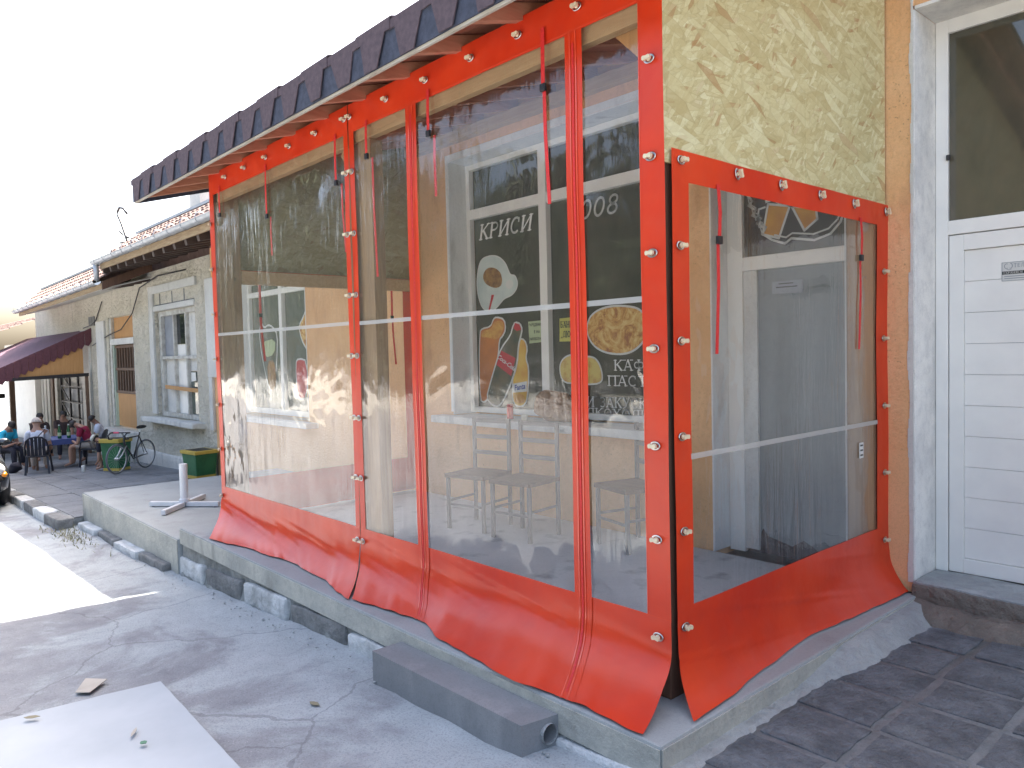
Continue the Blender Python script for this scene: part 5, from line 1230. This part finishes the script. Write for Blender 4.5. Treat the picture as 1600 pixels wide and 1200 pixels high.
for i in range(n):
    ya = -.5 + 2.7 * i / n; yb = -.5 + 2.7 * (i + 1) / n; za = 1.0 + 1.31 * i / n; zb = 1.0 + 1.31 * (i + 1) / n
    ed2 = MB().prism([(ya, za + .03), (yb - .005, zb + .03), (yb - .005, zb - .30), ((ya + yb) / 2, (za + zb) / 2 - .38), (ya, za - .32)], lambda u, v, t: (AX + .002 + t, u, v), .01)
    build('scallop', ed2, M['awning_edge'], aw)
build('osb_gable', MB().prism([(-.3, 1.05), (2.0, 1.22), (2.0, 2.15), (-.3, 1.05 + .02)], lambda u, v, t: (AX - .05 + t, u, v), .012), M['ply'], aw)
build('beam', MB().bar((AX - .02, -.5, .98 + .13), (AX - .02, 2.1, 1.20), .06, .08), M['iron'], aw)
for y in (2.02,): build('post', B(AX - .06, AX + .0, y, y + .07, -.8, 1.2), M['door_wood'], aw)
build('post', B(-22.6, -22.48, 1.0, 1.12, -.9, 1.2), M['door_wood'], aw)
build('rolled_canvas', MB().tube([(-20.5, .6, .72), (-20.5, 0, .70), (-20.6, -.6, .62), (-20.6, -1.0, .68)], [.06, .09, .07, .1], 10), M['iron'], aw, smooth=True)
# thin-crowned tree behind
tt = thing('tree', 'pale thin-leaved tree top behind the far roofs', 'tree', (-36, 8, -1))
build('trunk', MB().tube([(-36, 8, -1.5), (-36.1, 8, 2), (-36, 8.1, 4)], [.25, .18, .08], 8), M['bark'], tt, smooth=True)
def leaves(cx_, cy_, cz_, r, n, s0, s1, zf=1.0):
    mb = MB()
    cl = [(Vector((random.gauss(0, 1), random.gauss(0, 1), random.gauss(0, 1))).normalized() * random.uniform(.2, 1) ** .5) for _ in range(max(6, n // 60))]
    for i in range(n):
        c = random.choice(cl); p = Vector((cx_ + c.x * r, cy_ + c.y * r, cz_ + c.z * r * zf)) + Vector((random.gauss(0, 1), random.gauss(0, 1), random.gauss(0, 1))) * r * .16
        a = Vector((random.gauss(0, 1), random.gauss(0, 1), random.gauss(0, 1))).normalized(); b_ = a.orthogonal().normalized(); s_ = random.uniform(s0, s1)
        c2 = a.cross(b_); q = [p - b_ * s_, p + c2 * s_ * .5, p + b_ * s_, p - c2 * s_ * .5]; k = len(mb.v); mb.v += [tuple(v) for v in q]; mb.f.append((k, k + 1, k + 2, k + 3))
    return mb
build('crown', leaves(-36, 8, 4.3, 2.4, 1500, .07, .15, .6), M['leafy'], tt, fixn=False)

# ------------------------------------------------------------------ other side of the road: seen only mirrored in film and glass
mb = MB()
for i in range(22):
    x = -112 + i * 5.6 + random.uniform(-1, 1); hk = 1.0 if x < -34 else .62; q = leaves(x, -22 + random.uniform(-1.5, 1.5), (6.8 + random.uniform(-.6, 1.2)) * hk - (0 if hk == 1 else .6), 4.8, 6500, .25, .5, 1.6 * hk)
    b0 = len(mb.v); mb.v += q.v; mb.f += [tuple(j + b0 for j in f) for f in q.f]
for i in range(700):
    pass
build('woodland', mb, M['leafy'], kind='stuff', fixn=False)['label'] = 'belt of leafy trees across the road'
hd = build('opposite_wall', B(-70, 14, -17.6, -17.3, -4, -.45), M['cream_trim'])
tag(hd, 'low pale wall along the far side of the road', 'wall')

# ------------------------------------------------------------------ bins and bicycle
def bin_(x, y, z, rz, label, h=.60, w_=.40):
    r_ = thing('litter_bin', label, 'bin', (x, y, z), 'green litter bins with yellow rims')
    def hx(z0, z1, w0, w1, d0, d1):
        m_ = MB().hexa([(-w0, -d0, z0), (w0, -d0, z0), (w0, d0, z0), (-w0, d0, z0), (-w1, -d1, z1), (w1, -d1, z1), (w1, d1, z1), (-w1, d1, z1)])
        return m_.xf(Matrix.Translation((x, y, z)) @ Matrix.Rotation(rz, 4, 'Z'))
    build('bin_body', hx(.03, h * .88, w_ * .42, w_ * .5, w_ * .36, w_ * .42), M['green_bin'], r_, bevel=.012)
    build('rim', hx(h * .88, h, w_ * .54, w_ * .55, w_ * .46, w_ * .47), M['yellow'], r_, bevel=.006)
    build('opening', hx(h + .001, h + .006, w_ * .40, w_ * .40, w_ * .32, w_ * .32), M['black'], r_)
    build('base_band', hx(0, .05, w_ * .43, w_ * .43, w_ * .37, w_ * .37), M['yellow'], r_)
gz = lambda x: g(x) + .122
bin_(-13.75, 1.36, gz(-13.6), R(35), 'green litter bin with a yellow rim behind the leaning bicycle')
bin_(-10.98, 1.93, gz(-11.0), R(8), 'green litter bin with a yellow rim by the wall beside the curtain edge', .46, .46)

def bicycle():
    fc = Vector((-12.95, 1.14, gz(-12.9))); rc = Vector((-13.41, 1.76, gz(-13.4)))
    r_ = thing('bicycle', 'silver and black road bicycle leaning by the green litter bin', 'bicycle', tuple(fc))
    d = rc - fc; d.z = 0; L_ = d.length; ex = d / L_; base = (fc + rc) / 2
    side = Vector((-ex.y, ex.x, 0)); lean = (Vector((0, 0, 1)) + side * -.10).normalized()
    sc = L_ / 1.0
    def Q(u, v, s_=0): return fc + ex * (u * sc) + lean * v * .80 + side * s_ * .85
    ax = side
    for nm, u in (('front_wheel', 0), ('rear_wheel', 1.0)):
        c = Q(u, .345); wq = build(nm, MB().ring(c, .258, .015, side, 48, 8), M['tyre'], r_, smooth=True)
        build('rim', MB().ring(c, .240, .008, side, 40, 6), M['metal'], wq, smooth=True)
        sp = MB()
        for k in range(20):
            a = 2 * math.pi * k / 20; sp.tube([c, c + (ex * math.cos(a) + lean * math.sin(a)) * .24], .0016, 3, False)
        o_ = build('spokes', sp, M['metal'], wq); o_['kind'] = 'stuff'
        build('hub', MB().tube([c - side * .04, c + side * .04], .02, 10), M['metal'], wq)
    st_, hd_, bb_ = Q(.72, .82), Q(.20, .82), Q(.58, .28)
    fr = MB(); fr.tube([Q(.21, .78), Q(.72, .80)], .015, 8); fr.tube([Q(.22, .68), bb_], .018, 8); fr.tube([bb_, Q(.74, .88)], .015, 8); fr.tube([Q(.19, .86), Q(.24, .62)], .019, 8)
    for s_ in (-.04, .04): fr.tube([bb_, Q(1.0, .345, s_)], .009, 6); fr.tube([Q(.73, .80), Q(1.0, .345, s_)], .008, 6)
    build('frame', fr, M['carpaint'], r_, smooth=True)
    fk = MB()
    for s_ in (-.05, .05): fk.tube([Q(.235, .62, s_), Q(.10, .42, s_), Q(0, .345, s_)], .010, 6)
    build('fork', fk, M['metal'], r_, smooth=True)
    build('seat_post', MB().tube([Q(.74, .86), Q(.765, .98)], .012, 8), M['metal'], r_)
    sd = MB().ell((0, 0, 0), (.13, .06, .035), 12, 8); sd.v = [(x, y * (1.25 if x > 0 else .55), z) for x, y, z in sd.v]
    mt = Matrix((ex, side, lean)).transposed().to_4x4(); mt.translation = Q(.78, 1.0); sd.xf(mt); build('saddle', sd, M['black'], r_, smooth=True)
    hb = MB(); hb.tube([Q(.12, .93, -.2), Q(.12, .93, .2)], .012, 8)
    for s_ in (-.2, .2): hb.tube([Q(.12, .93, s_), Q(.02, .93, s_), Q(-.05, .88, s_), Q(-.02, .80, s_), Q(.08, .79, s_)], .014, 8)
    build('handlebar', hb, M['black'], r_, smooth=True); build('bar_tape', MB().tube([Q(.12, .93, .06), Q(.12, .93, .19)], .017, 8), M['pinkc'], r_)
    build('stem', MB().tube([Q(.185, .86), Q(.12, .93)], .014, 8), M['metal'], r_)
    cr = MB().ring(bb_ + side * .04, .09, .006, side, 24, 4); cr.tube([bb_, bb_ + side * .06 + ex * .12 - lean * .11], .01, 6); cr.tube([bb_, bb_ - side * .06 - ex * .12 + lean * .11], .01, 6)
    build('crankset', cr, M['metal'], r_)
bicycle()

# ------------------------------------------------------------------ people, chairs, table
def skinmesh(name, V, E, rad, material, root, xf, lvl=1):
    me = bpy.data.meshes.new(name); me.from_pydata([tuple(xf @ Vector(v) - wloc(root)) for v in V], E, [])
    o_ = bpy.data.objects.new(name, me); COL.objects.link(o_); o_.parent = root
    md = o_.modifiers.new('s', 'SKIN'); 
    for i, r__ in enumerate(rad):
        sv = me.skin_vertices[0].data[i]; sv.radius = r__ if isinstance(r__, tuple) else (r__, r__)
    me.skin_vertices[0].data[0].use_root = True
    md.use_smooth_shade = True
    sd_ = o_.modifiers.new('u', 'SUBSURF'); sd_.levels = lvl; sd_.render_levels = lvl
    dg = bpy.context.evaluated_depsgraph_get(); nm = bpy.data.meshes.new_from_object(o_.evaluated_get(dg)); o_.modifiers.clear(); o_.data = nm; nm.name = name
    nm.materials.clear(); nm.materials.append(material)
    nm.polygons.foreach_set('use_smooth', [True] * len(nm.polygons)); return o_
def person(label, loc, face, lean=.15, sc=1.0, seat=.45, headlean=.1, hl=(.38, .10, .62), hr=(.38, -.10, .62), kn=.44, ft=.44, shirt='c_white', pants='c_dark', skin='skin', hair=True, hat=None, bare_legs=False, slv=.55, headturn=0):
    sc *= .80
    r_ = thing('person', label, 'person', loc)
    xf = Matrix.Translation(Vector(loc)) @ Matrix.Rotation(face, 4, 'Z') @ Matrix.Scale(sc, 4)
    P = Vector((0, 0, seat + .10)); up_ = Vector((math.sin(lean), 0, math.cos(lean)))
    ch = P + up_ * .30; nb_ = P + up_ * .46; nk = nb_ + Vector((math.sin(lean + headlean), 0, math.cos(lean + headlean))) * .09
    hv = Vector((math.sin(lean + headlean * 2), 0, math.cos(lean + headlean * 2))); hc = nk + hv * .09; ht = hc + hv * .09
    V = [P, P + up_ * .16, ch, nb_, nk, hc, ht]; Rr = [(.13, .11), (.125, .10), (.15, .11), (.085, .07), .055, (.080, .092), (.068, .075)]; E = [(0, 1), (1, 2), (2, 3), (3, 4), (4, 5), (5, 6)]
    V.append(hc + Vector((.095, 0, -.01))); Rr.append(.014); E.append((5, 7))       # nose
    for s_ in (-1, 1): V.append(hc + Vector((-.005, s_ * .088, 0))); Rr.append(.014); E.append((5, len(V) - 1))   # ears
    SV, SR, SE = [P - up_ * .02, P + up_ * .16, ch, nb_ - up_ * .02], [(.155, .13), (.145, .12), (.172, .13), (.10, .085)], [(0, 1), (1, 2), (2, 3)]
    for s_, h_ in ((1, hl), (-1, hr)):
        sh_ = nb_ + Vector((0, s_ * .185, -.05)) ; hand = Vector(h_); dd = hand - sh_; mid = sh_ + dd * .5; 
        ex_ = max(0, .31 ** 2 - (dd.length / 2) ** 2) ** .5; el = mid + Vector((-.25, s_ * .35, -1)).normalized() * ex_
        b0 = len(V); V += [sh_, el, hand, hand + (hand - el).normalized() * .08]; Rr += [.062, .043, .028, (.038, .018)]; E += [(2, b0) if False else (3, b0), (b0, b0 + 1), (b0 + 1, b0 + 2), (b0 + 2, b0 + 3)]
        f0 = V[-1]; fd = (hand - el).normalized(); sd_ = fd.cross(Vector((0, 0, 1))).normalized()
        for k in range(4):
            V += [f0 + sd_ * (k - 1.5) * .018 + fd * .03, f0 + sd_ * (k - 1.5) * .02 + fd * (.06 + (.012 if k in (1, 2) else 0)) + Vector((0, 0, -.02))]; Rr += [.009, .008]; E += [(b0 + 3, len(V) - 2), (len(V) - 2, len(V) - 1)]
        V += [hand + sd_ * s_ * .035 + fd * .05]; Rr += [.010]; E += [(b0 + 2, len(V) - 1)]
        q0 = len(SV); SV += [sh_, sh_.lerp(el, slv)]; SR += [.082, .068]; SE += [(3, q0), (q0, q0 + 1)]
        if slv > .9: SV += [el.lerp(hand, .8)]; SR += [.05]; SE += [(q0 + 1, q0 + 2)]
    PV, PR, PE = [P + up_ * .04], [(.155, .14)], []
    for s_ in (1, -1):
        hp = P + Vector((.04, s_ * .09, -.03)); kx_ = Vector((kn, s_ * .13, seat + .06)); an_ = Vector((ft, s_ * .13, .09)); toe = Vector((ft + .15, s_ * .14, .035))
        b0 = len(V); V += [hp, kx_, an_, toe]; Rr += [.085, .058, .04, (.042, .028)]; E += [(0, b0), (b0, b0 + 1), (b0 + 1, b0 + 2), (b0 + 2, b0 + 3)]
        q0 = len(PV); PV += [hp, kx_ if not bare_legs else hp.lerp(kx_, .8)]; PR += [.105, .082]; PE += [(0, q0), (q0, q0 + 1)]
        if not bare_legs: PV += [an_ + Vector((0, 0, .02))]; PR += [.062]; PE += [(q0 + 1, q0 + 2)]
    body = skinmesh('body', V, E, [tuple(v * sc for v in r__) if isinstance(r__, tuple) else r__ * sc for r__ in Rr], M[skin], r_, xf)
    skinmesh('shirt', SV, SE, [tuple(v * sc for v in r__) if isinstance(r__, tuple) else r__ * sc for r__ in SR], M[shirt], r_, xf)
    skinmesh('trousers' if not bare_legs else 'shorts', PV, PE, [tuple(v * sc for v in r__) if isinstance(r__, tuple) else r__ * sc for r__ in PR], M[pants], r_, xf)
    hm = Matrix.Translation(hc) @ Matrix.Rotation(lean + headlean * 2, 4, 'Y')
    if hair:
        m_ = MB().ell((-.018, 0, .035), (.100, .095, .098), 16, 10, -.35); m_.xf(xf @ hm); build('hair', m_, M['hair'], r_, smooth=True)
    if hat == 'knit':
        m_ = MB().ell((-.008, 0, .03), (.110, .105, .115), 18, 10, -.1); m_.ring((-.008, 0, .022), .103, .014, (0, 0, 1), 24, 6); m_.xf(xf @ hm); build('knit_hat', m_, M['c_beige'], r_, smooth=True)
    if hat == 'straw':
        m_ = MB().lathe([(.17, .045), (.165, .055), (.10, .06), (.095, .13), (.08, .145), (.02, .14)], n=20); m_.xf(xf @ hm); hh_ = build('straw_hat', m_, M['straw'], r_, smooth=True)
        m_ = MB().lathe([(.104, .06), (.102, .085)], n=20); m_.xf(xf @ hm); build('hat_band', m_, M['black'], hh_, smooth=True)
    # eyes
    m_ = MB()
    for s_ in (-1, 1): m_.ell((.086, s_ * .032, .012), (.008, .011, .006), 6, 4)
    m_.xf(xf @ hm); build('eyes', m_, M['black'], r_)
    return r_, xf
def plastic_chair(label, loc, rz):
    r_ = thing('plastic_chair', label, 'chair', loc, 'dark plastic armchairs round the pavement table')
    xf = Matrix.Translation(Vector(loc)) @ Matrix.Rotation(rz, 4, 'Z') @ Matrix.Scale(.80, 4); K = M['chair_black']
    build('seat', MB().hexa([(-.22, -.23, .40), (.24, -.25, .43), (.24, .25, .43), (-.22, .23, .40), (-.22, -.23, .425), (.24, -.25, .455), (.24, .25, .455), (-.22, .23, .425)]).xf(xf), K, r_, bevel=.008)
    # rounded backrest with vertical slots
    n = 10; mb = MB()
    def bp(a, h_): r__ = .25; return Vector((-.23 - .05 * (h_ - .42) / .45 - .05 * (1 - (a / 1.0) ** 2), a * .235, h_))
    pts = [bp(-1, .45), bp(-1, .66), bp(-.85, .80), bp(-.5, .87), bp(0, .89), bp(.5, .87), bp(.85, .80), bp(1, .66), bp(1, .45)]
    mb.tube([tuple(p) for p in pts], .022, 8); build('back_frame', mb.xf(xf), K, r_, smooth=True)
    for k in range(5):
        a = -.66 + k * .33; top = .87 - .10 * a * a
        s_ = MB(); s_.hexa([tuple(bp(a - .135, .44)), tuple(bp(a + .135, .44)), tuple(bp(a + .135, .44) + Vector((-.012, 0, 0))), tuple(bp(a - .135, .44) + Vector((-.012, 0, 0))),
                     tuple(bp(a - .135, top)), tuple(bp(a + .135, top)), tuple(bp(a + .135, top) + Vector((-.012, 0, 0))), tuple(bp(a - .135, top) + Vector((-.012, 0, 0)))])
        build('back_slat', s_.xf(xf), K, r_)
    for s_ in (-1, 1):
        build('leg', MB().bar((.20, s_ * .23, .41), (.25, s_ * .27, 0), .045, .035, (1, 0, 0)).xf(xf), K, r_)
        build('leg', MB().bar((-.20, s_ * .21, .40), (-.28, s_ * .24, 0), .045, .035, (1, 0, 0)).xf(xf), K, r_)
        build('armrest', MB().tube([(-.25, s_ * .235, .66), (-.05, s_ * .27, .66), (.2, s_ * .275, .63), (.24, s_ * .265, .43)], .02, 8).xf(xf), K, r_, smooth=True)
def G2(x, y, dz_=0): return (x, y, gz(x) + dz_)
# table
tx, ty = -15.9, .75
tb_ = thing('garden_table', 'plastic table with blue cover set with green bottles on the pavement', 'table', G2(tx, ty))
zt = gz(tx)
build('table_top', B(tx - .45, tx + .45, ty - .45, ty + .45, zt + .56, zt + .585), M['cloth_blue'], tb_, bevel=.01)
ck = MB()
for (x0, x1, y0, y1) in ((tx - .46, tx + .46, ty - .462, ty - .455), (tx - .46, tx + .46, ty + .455, ty + .462), (tx - .462, tx - .455, ty - .455, ty + .455), (tx + .455, tx + .462, ty - .455, ty + .455)): ck.box(x0, x1, y0, y1, zt + .48, zt + .587)
build('table_cover', ck, M['cloth_blue'], tb_)
for a in (-1, 1):
    for b_ in (-1, 1): build('leg', B(tx + a * .38 - .02, tx + a * .38 + .02, ty + b_ * .38 - .02, ty + b_ * .38 + .02, zt, zt + .559), M['door_wood'], tb_)
bp_ = [(.033, 0), (.035, .02), (.035, .15), (.018, .20), (.014, .245), (.016, .25), (.016, .26)]
labs = ['green bottle on the pavement table, nearest the man in maroon', 'green bottle in the middle of the pavement table', 'pale plastic bottle on the pavement table, nearest the man in white']
for k, (x, y, ma) in enumerate(((tx + .25, ty + .22, 'green_glass'), (tx + .22, ty + .06, 'green_glass'), (tx + .2, ty - .18, 'pet'))):
    b_ = thing('bottle', labs[k], 'bottle', (x, y, zt + .588)); build('glass_body', MB().lathe(bp_, (x, y, zt + .588), 14), M[ma], b_, smooth=True); build('cap', MB().lathe([(.016, .26), (.016, .28)], (x, y, zt + .588), 10), M['d_white'], b_); build('bottle_label', MB().lathe([(.0356, .05), (.0356, .12)], (x, y, zt + .588), 14), M['d_note'], b_)
# seated figures
person('man in white shirt and beige knit hat seated with his back to the camera', G2(-14.85, .27), R(165), .12, 1.0, .45, .08, (.36, .2, .60), (.30, -.26, .45), shirt='c_white', pants='c_beige', hat='knit', hair=False, slv=.62)
plastic_chair('dark plastic chair holding the man in the white shirt', G2(-14.83, .27), R(165))
cs = MB().bar((-14.72, .18, gz(-15) + .62), (-14.77, .40, gz(-15) + .84), .012, .012)
o = build('shoulder_strap', cs, M['black']); tag(o, 'dark shoulder strap across the back of the white shirt', 'strap')
person('man in maroon t-shirt and shorts leaning over the table with head bowed', G2(-15.35, 1.30), R(-118), .42, 1.0, .46, .5, (.42, .06, .66), (.40, -.14, .60), shirt='c_maroon', pants='c_beige', bare_legs=True, skin='skin')
plastic_chair('dark plastic chair holding the man in maroon', G2(-15.33, 1.33), R(-118))
person('person in pale shirt half hidden beside the man in maroon', G2(-16.3, 1.75), R(-100), .25, .98, .45, .3, shirt='c_white', skin='skin_dark')
person('boy in turquoise t-shirt seated at the left end of the table', G2(-16.7, .0), R(35), .30, .98, .45, .3, (.4, .1, .64), (.4, -.1, .66), shirt='c_teal', pants='c_dark', skin='skin_dark')
person('dark-haired person in dark top behind the table, left one of two', G2(-18.2, .9), R(0), .15, .98, .52, .2, shirt='c_brown', skin='skin_dark')
person('dark-haired person in dark top behind the table, right one of two', G2(-18.0, 1.35), R(-10), .15, 1.0, .52, .2, shirt='c_brown', skin='skin_dark')
person('child in pale straw hat crouching on a low stool beside the litter bin', G2(-13.97, 1.38), R(-130), .75, .86, .32, .2, (.42, .10, .22), (.44, -.06, .16), kn=.34, ft=.30, shirt='c_dark', pants='c_dark', bare_legs=True, hat='straw', hair=True)
st_ = build('stool', MB().lathe([(.11, 0), (.10, .22), (.13, .225), (.13, .245)], G2(-13.94, 1.42), 14), M['chair_black']); tag(st_, 'low dark stool under the child in the straw hat', 'stool')
o = build('tin_can', MB().lathe([(.03, 0), (.033, .01), (.033, .12), (.028, .13)], G2(-14.05, .86), 14), M['d_white'], smooth=True); tag(o, 'pale drink can standing on the pavement near the crouching child', 'can')
o = build('backpack', MB().ell((-15.5, .0, gz(-15.5) + .10), (.14, .12, .11), 14, 10), M['c_dark'], smooth=True); rough(o, .06, 7); tag(o, 'dark backpack on the pavement left of the white-shirted man', 'bag')
plastic_chair('dark plastic chair holding the boy in turquoise', G2(-16.72, -.02), R(35))

# ------------------------------------------------------------------ parked car (front corner shows at the left edge)
cx0 = -10.85; CY = -1.53; cz = g(-11.3)
car = thing('parked_car', 'dark car parked at the kerb, front corner with round headlight in view', 'car', (-12.5, CY, cz))
def section(x, w2, zb_, zt_, tum):   # ring of body section
    pts = []
    for k in range(16):
        a = 2 * math.pi * k / 16; cx_, sz = math.cos(a), math.sin(a)
        yy = w2 * (abs(cx_) ** .45) * (1 if cx_ > 0 else -1); zz = (zb_ + zt_) / 2 + (zt_ - zb_) / 2 * (abs(sz) ** .5) * (1 if sz > 0 else -1)
        if sz > 0: yy *= (1 - tum * sz)
        pts.append((x, CY + yy, cz + zz))
    return pts
secs = [(cx0 - .00, .55, .30, .58, .05), (cx0 - .06, .72, .24, .68, .06), (cx0 - .25, .80, .20, .76, .06), (cx0 - .8, .83, .2, .86, .06), (cx0 - 1.2, .84, .2, .92, .06), (cx0 - 1.25, .84, .2, .93, .08), (cx0 - 3.3, .84, .2, .95, .08), (cx0 - 3.8, .80, .24, .90, .08), (cx0 - 4.0, .62, .32, .75, .05)]
mb = MB()
for s_ in secs: mb.v += section(*s_)
for i in range(len(secs) - 1):
    for k in range(16): mb.f.append((i * 16 + k, i * 16 + (k + 1) % 16, (i + 1) * 16 + (k + 1) % 16, (i + 1) * 16 + k))
mb.f.append(tuple(range(16))); mb.f.append(tuple(range((len(secs) - 1) * 16, len(secs) * 16)))
bdy = build('car_body', mb, M['carpaint'], car, smooth=True)
mb = MB(); ss = [(cx0 - 1.15, .70, .88, .92), (cx0 - 1.75, .66, .88, 1.38), (cx0 - 3.0, .66, .88, 1.40), (cx0 - 3.75, .62, .88, .93)]
for x, w2, zb_, zt_ in ss: mb.v += [(x, CY - w2, cz + zb_), (x, CY - w2 * .86, cz + zt_), (x, CY + w2 * .86, cz + zt_), (x, CY + w2, cz + zb_)]
for i in range(3):
    for k in range(3): mb.f.append((i * 4 + k, i * 4 + k + 1, (i + 1) * 4 + k + 1, (i + 1) * 4 + k))
build('cabin_glass', mb, M['window_dark'], car, smooth=False)
build('car_roof', B(cx0 - 2.95, cx0 - 1.8, CY - .57, CY + .57, cz + 1.395, cz + 1.43), M['carpaint'], car, bevel=.015)
for sx in (cx0 - .75, cx0 - 3.2):
    for s_ in (-1, 1):
        c = (sx, CY + s_ * .76, cz + .30); wq = build('wheel', MB().ring(c, .22, .085, (0, 1, 0), 28, 10), M['black'], car, smooth=True); build('hubcap', MB().tube([(sx, c[1] - .07, c[2]), (sx, c[1] + .07, c[2])], .17, 18), M['metal'], wq)
for s_ in (-1, 1):
    hl_ = build('headlight', MB().ell((cx0 - .10, CY + s_ * .60, cz + .60), (.10, .13, .10), 16, 10), M['lamp_glass'], car, smooth=True)
    build('indicator', MB().ell((cx0 - .13, CY + s_ * .70, cz + .52), (.09, .06, .05), 12, 8), M['amber'], hl_, smooth=True)
    mr_ = build('wing_mirror', MB().ell((cx0 - 1.35, CY + s_ * .90, cz + .88), (.06, .09, .06), 12, 8), M['carpaint'], car, smooth=True)
build('bumper', B(cx0 - .12, cx0 + .05, CY - .65, CY + .65, cz + .28, cz + .44), M['black'], car, bevel=.03)
build('grille', B(cx0 - .02, cx0 + .02, CY - .35, CY + .35, cz + .48, cz + .58), M['chrome'], car, bevel=.005)
